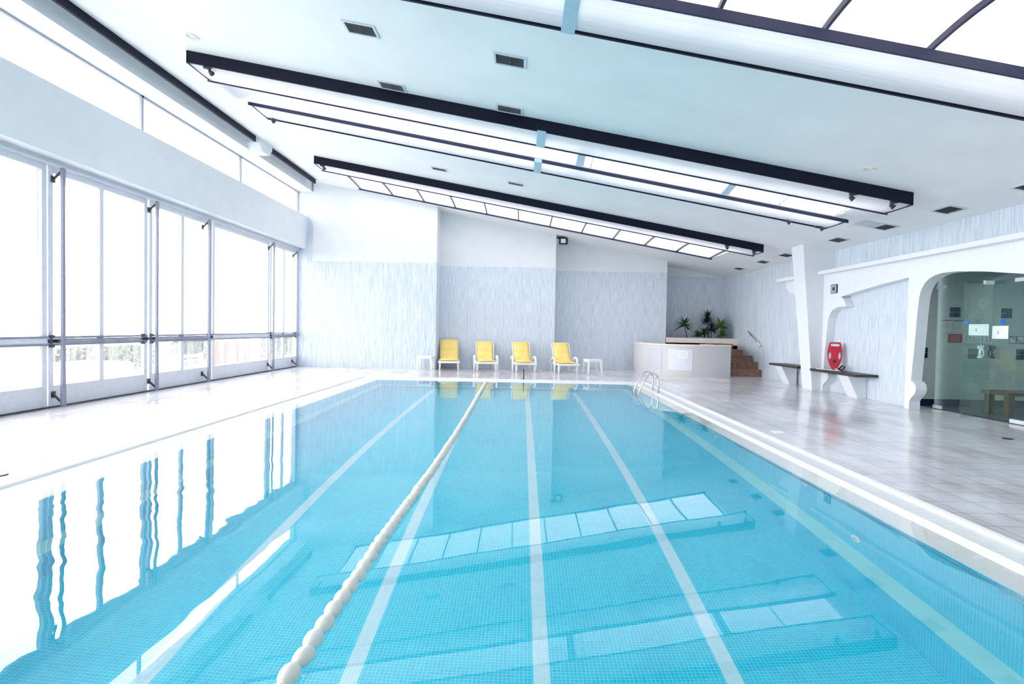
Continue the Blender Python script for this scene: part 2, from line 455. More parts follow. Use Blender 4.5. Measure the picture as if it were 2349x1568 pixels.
MB().tube([(ropex(y), y, -.02) for y in [1.62 + .25 * i for i in range(50)] + [14.15]], .006, 6).build('cord', M['white_plastic'], rope)

# ------------------------------------------------------------------ walls
CE = 6.3
wl = MB()
wl.box(-7.4, -6.95, YN, 17.74, 3.80, 4.82, 0)                    # lintel beam
wl.box(-7.45, -6.77, YN, 18.5, 5.61, CE, 0)                      # header above the clerestory
wl.box(-7.4, -6.72, 17.74, 18.5, 0, 5.61, 1)                     # pier at the end of the glazing
struct('wall_left', wl, [M['white_wall'], M['lam_back']], 'long white lintel and header of the glazed side wall', 'wall')
wb = MB()
def seg(x0, x1, y, zt0, zt1, dado=3.39):
    wb.quad((x0, y, 0), (x1, y, 0), (x1, y, dado), (x0, y, dado), 0)
    wb.quad((x0, y, dado), (x1, y, dado), (x1, y, zt1), (x0, y, zt0), 2)
def side(x, y0, y1, dado=3.39):
    wb.quad((x, y0, 0), (x, y1, 0), (x, y1, dado), (x, y0, dado), 1)
    wb.quad((x, y0, dado), (x, y1, dado), (x, y1, cz(x, .1)), (x, y0, cz(x, .1)), 2)
seg(-6.72, -2.74, 17.65, cz(-6.72, .1), cz(-2.74, .1)); side(-6.72, 17.65, 18.6); side(-2.74, 17.65, 18.5)
seg(-2.74, 1.1, 18.5, cz(-2.74, .1), cz(1.1, .1)); side(1.1, 18.5, 19.4)
seg(1.1, 5.03, 19.4, cz(1.1, .1), cz(5.03, .1)); side(5.03, 19.4, 20.5)
seg(5.03, 7.55, 20.5, cz(5.03, .1), 3.45, 3.37)
struct('wall_back', wb, [M['lam_back'], M['lam_side'], M['white_wall']], 'stepped far wall, blue streaked board below white plaster', 'wall')
wr = MB()
wr.quad((7.45, 13.6, 0), (7.45, 20.5, 0), (7.45, 20.5, 3.6), (7.45, 13.6, 3.6), 0)
wr.quad((7.45, 10.62, 2.7), (7.45, 13.6, 2.7), (7.45, 13.6, 3.6), (7.45, 10.62, 3.6), 0)
wr.quad((7.385, 10.45, 0), (7.385, 13.6, 0), (7.385, 13.6, 2.78), (7.385, 10.45, 2.78), 0)
wr.quad((7.45, YN, 2.6), (7.45, 10.62, 2.6), (7.45, 10.62, 3.6), (7.45, YN, 3.6), 0)
wr.quad((7.45, YN, 0), (7.45, 6.9, 0), (7.45, 6.9, 2.6), (7.45, YN, 2.6), 1)
struct('wall_right', wr, [M['lam_side'], M['white_wall']], 'right side wall of pale blue streaked board', 'wall')
wn = MB(); wn.quad((-7.6, YN, -D), (7.6, YN, -D), (7.6, YN, 6.3), (-7.6, YN, 6.3))
struct('wall_front', wn, M['white_wall'], 'plain white wall behind the camera', 'wall')

# ceiling with three skylight openings
SK = [dict(y0=3.42, y1=5.86, go=(3.75, 5.47), gx=(-5.25, 5.95)),
      dict(y0=8.83, y1=11.12, go=(9.16, 10.78), gx=(-5.25, 5.98)),
      dict(y0=14.2, y1=17.5, go=(14.55, 17.45), gx=(-5.15, 5.85))]
ce = MB()
def cq(x0, x1, y0, y1): ce.quad((x0, y0, cz(x0)), (x0, y1, cz(x0)), (x1, y1, cz(x1)), (x1, y0, cz(x1)))
yc = YN
for k in SK:
    cq(XL, XR, yc, k['go'][0]); cq(XL, k['gx'][0], *k['go']); cq(k['gx'][1], XR, *k['go']); yc = k['go'][1]
cq(XL, XR, yc, 20.6)
struct('ceiling', ce, M['ceil'], 'pale blue white sloping ceiling', 'ceiling')

# navy board at the top of the left wall and the rib between its two lengths
MBt = MB().box(-6.55, -6.5, YN, 13.38, 5.745, 5.90)
struct('trim_4', MBt, M['navy'], 'long navy board under the ceiling above the windows', 'trim')
struct('trim_5', MB().box(-6.55, -6.5, 14.15, 17.27, 5.745, 5.90), M['navy'], 'short navy board under the ceiling at the far left corner', 'trim')
rb = MB(); rb.prism([(13.45, 5.92), (13.45, 5.75), (13.62, 5.58), (13.95, 5.58), (14.12, 5.75), (14.12, 5.92)], 'x', -6.8, -6.44)
struct('ceiling_rib', rb, M['white_wall'], 'white rib end between the two navy boards', 'ceiling rib')

# ------------------------------------------------------------------ glazing of the left wall
WXc = -7.25
def fbox(mb, y0, y1, z0, z1, t=.035, mi=0): mb.box(WXc - t, WXc + t, y0, y1, z0, z1, mi)
def panel(parent, y0, y1, munt, slid, hazy):
    """a glazed leaf from floor to lintel: frame, midrail, panes"""
    fr = MB(); fw = .085; K, MR0, MR1, T = .34, .955, 1.10, 3.60
    fbox(fr, y0, y0 + fw, 0.02, 3.8); fbox(fr, y1 - fw, y1, 0.02, 3.8)
    fbox(fr, y0 + fw, y1 - fw, 0.02, K); fbox(fr, y0 + fw, y1 - fw, T, 3.8)
    for ym in munt: fbox(fr, ym - .045, ym + .045, K, T, .03)
    fr.build('frame', M['white_metal'], parent, bevel=.006)
    rr = MB()
    if slid:
        for q, (za, zb, d) in enumerate([(MR0, .985, .06), (.99, 1.02, .075), (1.025, 1.06, .075), (1.065, MR1, .06)]):
            rr.box(WXc - .04, WXc + d, y0 + .02, y1 - .02, za, zb)
        rr.build('midrail', M['grey_metal'], parent, bevel=.004)
    else:
        rr.box(WXc - .04, WXc + .045, y0, y1, MR0 + .03, MR1 - .03, 0)
        rr.box(WXc - .04, WXc + .06, y0, y1, MR0, MR0 + .03, 1); rr.box(WXc - .04, WXc + .06, y0, y1, MR1 - .03, MR1, 1)
        rr.build('midrail', [M['white_metal'], M['grey_metal']], parent)
    ys = [y0 + fw] + list(munt) + [y1 - fw]
    for a, c in zip(ys, ys[1:]):
        MB().box(WXc - .004, WXc + .004, a, c, K, MR0).build('pane', M['pane_hazy'] if hazy else M['pane'], parent)
        MB().box(WXc - .004, WXc + .004, a, c, MR1, T).build('pane', M['pane'], parent)
    return fr
def latch(parent, y):
    m = MB()
    for z in (.95, 1.10): m.box(WXc + .03, WXc + .085, y - .03, y + .03, z - .02, z + .02)
    m.box(WXc + .03, WXc + .075, y - .05, y + .12, 1.0, 1.05)
    m.lathe([(.028, .03), (.028, .095), (0, .095)], (WXc, y + .1, 1.025), 'x', 12)
    m.build('latch', M['dark_metal'], parent, bevel=.004)
def brace(parent, y):
    """full height stiffener bar standing off the glazing on two brackets"""
    m = MB(); x = -7.05
    zs = [.03, .3, .5, 1.0, 3.35, 3.5, 3.67]; ws = [.035, .034, .026, .024, .018, .03, .032]
    for (za, wa), (zb, wb_) in zip(zip(zs, ws), zip(zs[1:], ws[1:])):
        m.hexa([(x - .02, y - wa, za), (x + .02, y - wa, za), (x + .02, y + wa, za), (x - .02, y + wa, za)],
               [(x - .02, y - wb_, zb), (x + .02, y - wb_, zb), (x + .02, y + wb_, zb), (x - .02, y + wb_, zb)])
    br = m.build('brace_bar', M['grey_metal'], parent)
    q = MB()
    for z0, z1 in ((.2, .08), (3.5, 3.62)):
        q.box(WXc + .03, WXc + .05, y - .03, y + .04, z0 - .05, z0 + .05)
        q.hexa([(WXc + .05, y - .012, z0 - .02), (x - .02, y - .012, z1 - .02), (x - .02, y + .012, z1 - .02), (WXc + .05, y + .012, z0 - .02)],
               [(WXc + .05, y - .012, z0 + .02), (x - .02, y - .012, z1 + .02), (x - .02, y + .012, z1 + .02), (WXc + .05, y + .012, z0 + .02)])
    q.build('bracket', M['dark_metal'], br).parent = br
leaves = [('window_1', -4.4, 2.2, (-1.1,), False, 'fixed glazing of the left wall beside the camera', 'window'),
          ('door_1', 2.25, 5.45, (3.85,), True, 'sliding glazed door of the left wall nearest the camera', 'door'),
          ('window_2', 5.5, 8.30, (), False, 'fixed floor to lintel window cut by the left photo edge', 'window'),
          ('door_2', 8.33, 10.56, (9.41,), True, 'sliding glazed door with two panes, nearest in the photo', 'door'),
          ('door_3', 10.62, 12.78, (11.68,), True, 'second sliding glazed door, beside the wide fixed window', 'door'),
          ('window_3', 12.82, 15.72, (), False, 'wide fixed window between the second and the last glazed door', 'window'),
          ('door_4', 15.77, 17.72, (16.71,), True, 'last glazed door, against the blue pier in the far corner', 'door')]
for nm, y0, y1, mu, sld, lb, ct in leaves:
    t = thing(nm, lb, ct, (WXc, y0, 0), kind='structure')
    panel(t, y0, y1, mu, sld, True)
    if sld: latch(t, y0 + .03); latch(t, y1 - .16)
    bars = {'door_2': (8.37,), 'door_3': (10.56, 12.35), 'door_4': (15.6, 17.3), 'door_1': (2.4,)}.get(nm, ())
    for yb in bars: brace(t, yb + (.03 if yb < 17 else 0))
struct('trim_6', MB().box(WXc - .06, WXc + .06, YN, 17.74, 3.74, 3.80).box(WXc - .02, WXc + .09, YN, 17.74, 3.70, 3.73), M['white_metal'], 'sliding door track below the white lintel', 'track')
struct('trim_7', MB().box(WXc - .1, WXc + .06, YN, 17.74, 0, .018), M['dark_metal'], 'dark sill rail below the glazed doors', 'sill')
cl = [(-4.4, -.6), (-.6, 3.1), (3.1, 6.77), (6.77, 10.43), (10.43, 14.1), (14.1, 17.74)]
nmc = ['above the camera', 'second above the camera', 'third from the camera', 'cut by the left photo edge', 'between the two thin mullions', 'nearest the far corner']
for i, (a, c) in enumerate(cl):
    t = thing('window_%d' % (i + 4), 'long clerestory pane above the lintel, ' + nmc[i], 'window', (WXc, a, 4.82), kind='structure')
    f = MB(); fbox(f, a, a + .03, 4.82, 5.61, .025); fbox(f, c - .03, c, 4.82, 5.61, .025); fbox(f, a, c, 4.82, 4.85, .025); fbox(f, a, c, 5.575, 5.61, .025)
    f.build('frame', M['frame_grey'], t)
    MB().box(WXc - .004, WXc + .004, a + .03, c - .03, 4.85, 5.575).build('pane', M['pane'], t)

# ------------------------------------------------------------------ skylights
def wing(parent, y0, y1, near, x0, x1, straps, lipz=-.14):
    """suspended reflector: tall navy fascia on the outer side, thin lip on the inner side, white underside"""
    s = 1 if near else -1
    yo, yi = (y0, y1) if near else (y1, y0)
    def P(x, d, o): return (x, yo + s * d, cz(x, o))
    W_ = abs(y1 - y0)
    m = MB()
    m.hexa([P(x0, 0, -.19), P(x1, 0, -.19), P(x1, .03, -.19), P(x0, .03, -.19)], [P(x0, 0, 0), P(x1, 0, 0), P(x1, .03, 0), P(x0, .03, 0)])
    fa = m.build('fascia', M['navy'], parent)
    m = MB()
    m.hexa([P(x0 - .05, W_ - .025, -.20), P(x1 + .05, W_ - .025, -.20), P(x1 + .05, W_, -.20), P(x0 - .05, W_, -.20)],
           [P(x0 - .05, W_ - .025, lipz), P(x1 + .05, W_ - .025, lipz), P(x1 + .05, W_, lipz), P(x0 - .05, W_, lipz)])
    m.build('inner_lip', M['navy_bar'], parent)
    prof = [(.03, -.165), (.07, -.178), (.13, -.185), (.25, -.188), (.45, -.188), (W_ - .025, -.178)]
    n = 12
    m = MB()
    for i in range(n):
        xa = x0 + (x1 - x0) * i / n; xb = x0 + (x1 - x0) * (i + 1) / n
        for (da, oa), (db, ob) in zip(prof, prof[1:]):
            m.quad(P(xa, da, oa), P(xb, da, oa), P(xb, db, ob), P(xa, db, ob))
    for p_ in range(len(m.sm)): m.sm[p_] = True
    m.build('reflector', M['wing'], parent)
    for xe in (x0, x1 - .015):
        m = MB()
        m.hexa([P(xe, .0, -.2), P(xe + .015, .0, -.2), P(xe + .015, W_, -.2), P(xe, W_, -.2)], [P(xe, .0, -.1), P(xe + .015, .0, -.1), P(xe + .015, W_, -.15), P(xe, W_, -.15)])
        m.build('end_plate', M['navy_bar'], parent)
    for xs in straps:
        m = MB()
        m.hexa([P(xs - .07, -.005, -.2), P(xs + .07, -.005, -.2), P(xs + .07, W_ + .005, -.206), P(xs - .07, W_ + .005, -.206)],
               [P(xs - .07, -.005, -.175), P(xs + .07, -.005, -.175), P(xs + .07, W_ + .005, -.14), P(xs - .07, W_ + .005, -.14)])
        m.build('cover_strip', M['strap'], parent)
def glazing(parent, ya, yb, x0, x1, mull, barm, straps, thick=.035, rise=.10):
    """translucent sheets between glazing bars, slightly vaulted"""
    def arc(t): return .05 + rise * (1 - (2 * t - 1) ** 2)
    xs = [x0] + mull + [x1]; n = 8
    for a, c in zip(xs, xs[1:]):
        m = MB()
        for i in range(n):
            t0, t1 = i / n, (i + 1) / n
            m.quad((a, ya + (yb - ya) * t0, cz(a, arc(t0))), (c, ya + (yb - ya) * t0, cz(c, arc(t0))), (c, ya + (yb - ya) * t1, cz(c, arc(t1))), (a, ya + (yb - ya) * t1, cz(a, arc(t1))))
        for p_ in range(len(m.sm)): m.sm[p_] = True
        m.build('sheet', M['skyglass'], parent)
    for x in mull + [x0, x1]:
        if barm is None and x in mull: continue
        m = MB()
        for i in range(n):
            t0, t1 = i / n, (i + 1) / n; y_0 = ya + (yb - ya) * t0; y_1 = ya + (yb - ya) * t1; h = thick / 2
            m.hexa([(x - h, y_0, cz(x, arc(t0) - .06)), (x + h, y_0, cz(x, arc(t0) - .06)), (x + h, y_1, cz(x, arc(t1) - .06)), (x - h, y_1, cz(x, arc(t1) - .06))],
                   [(x - h, y_0, cz(x, arc(t0) - .004)), (x + h, y_0, cz(x, arc(t0) - .004)), (x + h, y_1, cz(x, arc(t1) - .004)), (x - h, y_1, cz(x, arc(t1) - .004))])
        m.build('glazing_bar', barm or M['navy_bar'], parent)
    for x in straps:
        m = MB()
        for i in range(n):
            t0, t1 = i / n, (i + 1) / n; y_0 = ya + (yb - ya) * t0; y_1 = ya + (yb - ya) * t1; h = .075
            m.hexa([(x - h, y_0, cz(x, arc(t0) - .05)), (x + h, y_0, cz(x, arc(t0) - .05)), (x + h, y_1, cz(x, arc(t1) - .05)), (x - h, y_1, cz(x, arc(t1) - .05))],
                   [(x - h, y_0, cz(x, arc(t0) - .02)), (x + h, y_0, cz(x, arc(t0) - .02)), (x + h, y_1, cz(x, arc(t1) - .02)), (x - h, y_1, cz(x, arc(t1) - .02))])
        m.build('cover_strip', M['strap'], parent)
    # sides of the opening, closing the shaft between ceiling and sheets
    m = MB()
    for x in (x0, x1):
        pts = [(ya, cz(x)), (yb, cz(x))] + [(yb + (ya - yb) * i / n, cz(x, arc(1 - i / n))) for i in range(n + 1)]
        m.poly([(x, p[0], p[1]) for p in pts])
    for y in (ya, yb): m.quad((x0, y, cz(x0)), (x1, y, cz(x1)), (x1, y, cz(x1, .05)), (x0, y, cz(x0, .05)))
    m.build('shaft', M['white_paint'], parent)
def endpanels(parent, ya, yb, x0, x1):
    """curved white end reflectors hanging at both short ends"""
    for xa, sgn, nm, wd_ in ((x0, -1, 'end_reflector', .36), (x1, 1, 'end_reflector', .24)):
        m = MB(); n = 6
        def Q(t, y): return (xa + sgn * (.02 + wd_ * t), y, cz(xa, .0) - .1813 * sgn * wd_ * t - .0 - .12 * math.sin(t * PI / 2))
        for i in range(n):
            t0, t1 = i / n, (i + 1) / n
            m.hexa([Q(t0, ya), Q(t0, yb), Q(t1, yb), Q(t1, ya)], [tuple(Vector(Q(t0, ya)) + Vector((0, 0, .015))), tuple(Vector(Q(t0, yb)) + Vector((0, 0, .015))), tuple(Vector(Q(t1, yb)) + Vector((0, 0, .015))), tuple(Vector(Q(t1, ya)) + Vector((0, 0, .015)))])
        m.build(nm, M['wing'], parent)
grid = [.83 + .99 * k for k in range(-6, 6)]
k = SK[0]; t = thing('skylight', 'nearest skylight with navy glazing bars, cut by the top photo edge', 'skylight', (0, 4.6, 4.7), group='skylights across the ceiling')
wing(t, 3.42, 4.14, True, -5.42, 6.1, (.42,)); wing(t, 5.12, 5.84, False, -5.42, 6.1, (.42,), -.10)
glazing(t, *k['go'], *k['gx'], [x for x in grid if k['gx'][0] + .2 < x < k['gx'][1] - .2], M['navy_bar'], ())
k = SK[1]; t = thing('skylight', 'middle skylight between two hanging reflectors', 'skylight', (0, 10, 4.7), group='skylights across the ceiling')
wing(t, 8.83, 9.54, True, -5.42, 6.1, (.26,)); wing(t, 10.38, 11.12, False, -5.15, 5.95, (.25,))
glazing(t, *k['go'], *k['gx'], [-4.1, 1.27, 4.9], M['panel_grey'], (1.06, 3.86), thick=.014)
endpanels(t, 9.5, 10.42, -5.1, 5.9)
k = SK[2]; t = thing('skylight', 'farthest skylight, a row of sheets along the top of the far wall', 'skylight', (0, 16, 4.7), group='skylights across the ceiling')
wing(t, 14.2, 14.93, True, -5.4, 6.1, ())
glazing(t, *k['go'], -5.15, 5.85, [x for x in grid if -5.0 < x < 5.7], M['navy_bar'], (), thick=.03, rise=.06)
m = MB(); m.hexa([(-5.2, 17.42, cz(-5.2, -.02)), (5.9, 17.42, cz(5.9, -.02)), (5.9, 17.47, cz(5.9, -.02)), (-5.2, 17.47, cz(-5.2, -.02))], [(-5.2, 17.42, cz(-5.2, .02)), (5.9, 17.42, cz(5.9, .02)), (5.9, 17.47, cz(5.9, .02)), (-5.2, 17.47, cz(-5.2, .02))])
m.build('outer_lip', M['navy_bar'], t)

# small dark spotlights clamped to the reflectors
sp = [(5.19, 8.86, 'clamped under the middle skylight, second from its right end'), (5.83, 8.86, 'clamped under the middle skylight at its right end'),
      (-5.1, 8.86, 'clamped under the middle skylight at its left end'), (5.16, 11.05, 'on the far reflector of the middle skylight, second from right'),
      (5.8, 11.05, 'on the far reflector of the middle skylight at its right end'), (-5.0, 11.05, 'on the far reflector of the middle skylight at its left end'),
      (5.21, 14.25, 'clamped under the farthest skylight, second from its right end'), (5.9, 14.25, 'clamped under the farthest skylight at its right end'), (-5.2, 14.25, 'clamped under the farthest skylight at its left end')]
for i, (x, y, lb) in enumerate(sp):
    s = 1 if y < 10 or y > 12 else -1
    z = cz(x, -.19)
    t = thing('spotlight', 'small dark spotlight ' + lb, 'spotlight', (x, y, z), group='spotlights on the skylight reflectors')
    MB().box(-.06, .06, s * -.01, s * .03, -.02, .02).box(-.012, .012, s * 0, s * .09, -.03, .0).build('clamp', M['dark_metal'], t, True)
    h = MB().lathe([(.01, 0), (.026, .02), (.042, .085), (.0, .085)], (0, 0, 0), 'z', 14)
    h.xf(Matrix.Translation((-.02, s * .09, -.02)) @ Matrix.Rotation(2.3, 4, Vector((0.3, 1, 0)).normalized()))
    h.build('lamp_head', M['dark_metal'], t, True)

# ceiling vents
vl = [(-2.09, 7.02, .36, .24, 0, 'dark ceiling vent, left one of the two nearest the camera'),
      (-.21, 7.08, .36, .24, 0, 'dark ceiling vent, right one of the two nearest the camera'),
      (-2.08, 8.66, .36, .22, 0, 'grey ceiling vent touching the navy board of the middle skylight, left one'),
      (-.25, 8.66, .36, .22, 0, 'grey ceiling vent touching the navy board of the middle skylight, right one'),
      (-2.0, 13.07, .33, .18, 0, 'small ceiling vent behind the middle skylight, left one'),
      (-.2, 13.03, .33, .16, 0, 'small ceiling vent behind the middle skylight, right one'),
      (6.97, 7.75, .24, .36, 1, 'ceiling vent cut by the right photo edge'),
      (6.97, 9.26, .24, .38, 1, 'ceiling vent above the glass door, largest along the right wall'),
      (6.95, 10.82, .24, .38, 1, 'ceiling vent beside the pale ceiling hatch'),
      (6.94, 12.38, .24, .38, 1, 'ceiling vent just in front of the white pillar top'),
      (6.98, 14.86, .24, .38, 1, 'ceiling vent just behind the white pillar top'),
      (7.0, 16.3, .22, .38, 1, 'small ceiling vent below the right end of the farthest skylight'),
      (7.0, 18.1, .22, .38, 1, 'ceiling vent farthest along the right wall, near the corner')]
for x, y, wx, wy, rot, lb in vl:
    t = thing('ceiling_vent', lb, 'vent', (x, y, cz(x)), group='ceiling vents')
    t.rotation_euler = (0, math.atan(.1813), 0)
    f = MB(); e = .03
    f.box(-wx / 2 - e, wx / 2 + e, -wy / 2 - e, -wy / 2, -.015, 0); f.box(-wx / 2 - e, wx / 2 + e, wy / 2, wy / 2 + e, -.015, 0)
    f.box(-wx / 2 - e, -wx / 2, -wy / 2, wy / 2, -.015, 0); f.box(wx / 2, wx / 2 + e, -wy / 2, wy / 2, -.015, 0)
    f.build('frame', M['white_metal'], t, True)
    g = MB(); n = 9
    g.quad((-wx / 2, -wy / 2, -.002), (wx / 2, -wy / 2, -.002), (wx / 2, wy / 2, -.002), (-wx / 2, wy / 2, -.002), 0)
    for i in range(n):
        yy = -wy / 2 + wy * (i + .5) / n
        g.hexa([(-wx / 2, yy - .006, -.014), (wx / 2, yy - .006, -.014), (wx / 2, yy - .002, -.014), (-wx / 2, yy - .002, -.014)], [(-wx / 2, yy + .002, -.003), (wx / 2, yy + .002, -.003), (wx / 2, yy + .006, -.003), (-wx / 2, yy + .006, -.003)], 1)
    g.box(-.004, .004, -wy / 2, wy / 2, -.014, -.002, 0)
    g.build('louvre', [M['dark_metal'], M['vent']], t, True)
hx, hy = 6.68, 10.85
t = thing('ceiling_hatch', 'pale grey flush ceiling hatch right of the middle skylight', 'hatch', (hx, hy, cz(hx))); t.rotation_euler = (0, math.atan(.1813), 0)
MB().box(-.2, .2, -.2, .2, -.008, -.001).build('panel', M['panel_grey'], t, True, bevel=.003)
for x, y, lb in [(-4.98, 8.25, 'round cream recessed ceiling light near the left windows'), (5.05, 8.24, 'round cream recessed ceiling light near the right wall')]:
    t = thing('ceiling_light', lb, 'ceiling light', (x, y, cz(x)), group='recessed ceiling lights'); t.rotation_euler = (0, math.atan(.1813), 0)
    MB().lathe([(.105, 0), (.1, -.014), (.075, -.02), (.068, -.008), (.068, -.002)], seg=28).build('ring', M['lamp_ring'], t, True)
    MB().lathe([(.066, -.004), (.03, -.014), (0, -.016)], seg=20).build('lens', M['white_plastic'], t, True)

# black floodlight under the ceiling step
t = thing('floodlight', 'black floodlight with pale lens under the ceiling at the far wall step', 'floodlight', (1.33, 18.7, 4.335))
MB().box(-.17, .12, -.02, .04, .06, .12).box(-.26, -.1, .0, .03, .075, .11).build('bracket', M['black'], t, True)
MB().box(-.13, .16, -.14, .02, -.14, .07).build('housing', M['black'], t, True, bevel=.02)
MB().box(-.075, .085, -.15, -.141, -.105, .035).build('lens', M['panel_white'], t, True)

# ------------------------------------------------------------------ right side: pillar, arcade, benches
def pl(z): return 6.995 - .09 * z   # leaning face of the pillar
m = MB(); zt = 3.56
m.hexa([(pl(0), 13.38, 0), (7.46, 13.38, 0), (7.46, 13.9, 0), (pl(0), 13.84, 0)], [(pl(zt), 13.38, zt), (7.46, 13.38, zt - .12), (7.46, 13.98, zt - .12), (pl(zt), 13.96, zt)])
struct('pillar', m, M['white_paint'], 'white leaning concrete pillar between the two benches', 'pillar', bevel=.006)
XF, XB = 7.20, 7.40
SC = 7.2 / 7.3
ROOM_W = 45
def arcpts(cx, cy, r, a0, a1, n=7): return [(cx + r * math.cos(math.radians(a0 + (a1 - a0) * i / n)), cy + r * math.sin(math.radians(a0 + (a1 - a0) * i / n))) for i in range(n + 1)]
# (y, z); decreasing y runs towards the camera
inner = [(13.50, 0), (13.49, .11), (13.39, .2), (13.28, .28), (13.245, .35), (13.27, .42), (13.34, .47), (13.46, .51), (13.43, .97), (13.39, 1.30), (13.355, 1.60), (13.32, 1.74),
         (13.25, 1.85), (13.14, 1.93), (13.0, 1.97), (12.88, 1.985), (12.63, 1.985), (12.65, 2.06), (12.70, 2.13), (12.76, 2.18), (12.84, 2.215),
         (12.4, 2.275), (12.1, 2.31), (11.42, 2.39), (10.62, 2.455)]
right_post = [(10.62, 0), (10.49, 0), (10.49, .13), (10.44, .2), (10.36, .27), (10.325, .36), (10.34, .44), (10.39, .49), (10.46, .515), (10.44, .8), (10.41, 1.08), (10.36, 1.74), (10.325, 2.06), (10.28, 2.2),
              (10.2, 2.31), (10.08, 2.39), (9.95, 2.43), (9.8, 2.455)]
crown = [(9.45, 2.45), (8.9, 2.39), (8.21, 2.285), (7.5, 2.14), (7.0, 1.99), (6.9, 1.9), (6.9, 0), (6.2, 0), (6.2, 2.79)]
left = [(15.55, 2.79), (15.52, 2.72), (15.46, 2.6), (15.3, 2.49), (15.06, 2.42), (14.6, 2.35), (14.3, 2.2), (14.1, 1.9), (13.98, 1.5), (13.93, 1.0), (13.92, .51), (14.0, .45), (14.03, .35), (13.98, .27), (13.9, .2), (13.86, .1), (13.86, 0)]
# board made of convex-ish strips: fill with a triangulated polygon
def board(polys, name, mats, label, cat):
    bm = bmesh.new()
    edges = []
    for poly in polys:
        vs = [bm.verts.new((XF, y, z)) for y, z in poly]
        edges += [bm.edges.new((vs[i], vs[(i + 1) % len(vs)])) for i in range(len(vs))]
    bmesh.ops.triangle_fill(bm, use_beauty=True, edges=edges)
    r = bmesh.ops.extrude_face_region(bm, geom=bm.faces[:])
    bmesh.ops.translate(bm, verts=[v for v in r['geom'] if isinstance(v, bmesh.types.BMVert)], vec=(XB - XF, 0, 0))
    bmesh.ops.recalc_face_normals(bm, faces=bm.faces)
    me = bpy.data.meshes.new(name); bm.to_mesh(me); bm.free(); me.materials.append(mats)
    o = link(bpy.data.objects.new(name, me)); return tag(o, label, cat, kind='structure')
outline = [(y * SC, z if z < .01 else 1.35 + (z - 1.35) * SC) for y, z in left + inner + right_post + crown]
board([outline], 'arcade', M['white_paint'], 'white arched arcade board along the right wall', 'arcade')
co = MB()
co.box(7.05, 7.45, 5.0, 13.39, 2.765, 2.85); co.box(7.05, 7.45, 13.9, 15.55, 2.765, 2.85)
struct('trim_8', co, M['white_paint'], 'white ledge along the top of the arcade', 'ledge', bevel=.005)
bl = ['dark stone bench under the red rescue buoy', 'dark stone bench behind the white pillar']
for i, (ya, yb, yl) in enumerate([(11.53, 13.37, 12.05), (13.98, 15.55, 15.05)]):
    t = thing('bench', bl[i], 'bench', (7.2, (ya + yb) / 2, 0), group='wall benches beside the pillar')
    MB().box(6.92, 7.38, ya, yb, .475, .53).build('seat', M['slab'], t, bevel=.008)
    m = MB(); m.hexa([(7.2, yl - .14, 0), (7.38, yl - .14, 0), (7.38, yl + .24, 0), (7.2, yl + .24, 0)], [(6.97, yl - .14, .475), (7.38, yl - .14, .475), (7.38, yl + .24, .475), (6.97, yl + .24, .475)])
    m.build('support', M['white_paint'], t, bevel=.004)

# blue and white square sign on the arcade
t = thing('wall_sign', 'small square sign with nested blue and white squares on the arcade', 'sign', (XF, 12.92, 2.40))
MB().box(-.02, -.001, -.13, .13, -.1, .1).build('plate', M['navy_tile'], t, True)
m = MB()
def frame2(a, b_, wd): m.box(-.024, -.02, -a, a, b_ - wd, b_); m.box(-.024, -.02, -a, a, -b_, -b_ + wd); m.box(-.024, -.02, -a, -a + wd, -b_, b_); m.box(-.024, -.02, a - wd, a, -b_, b_)
frame2(.105, .082, .014)
frame2(.07, .055, .012)
m.build('pattern', M['paper'], t, True)

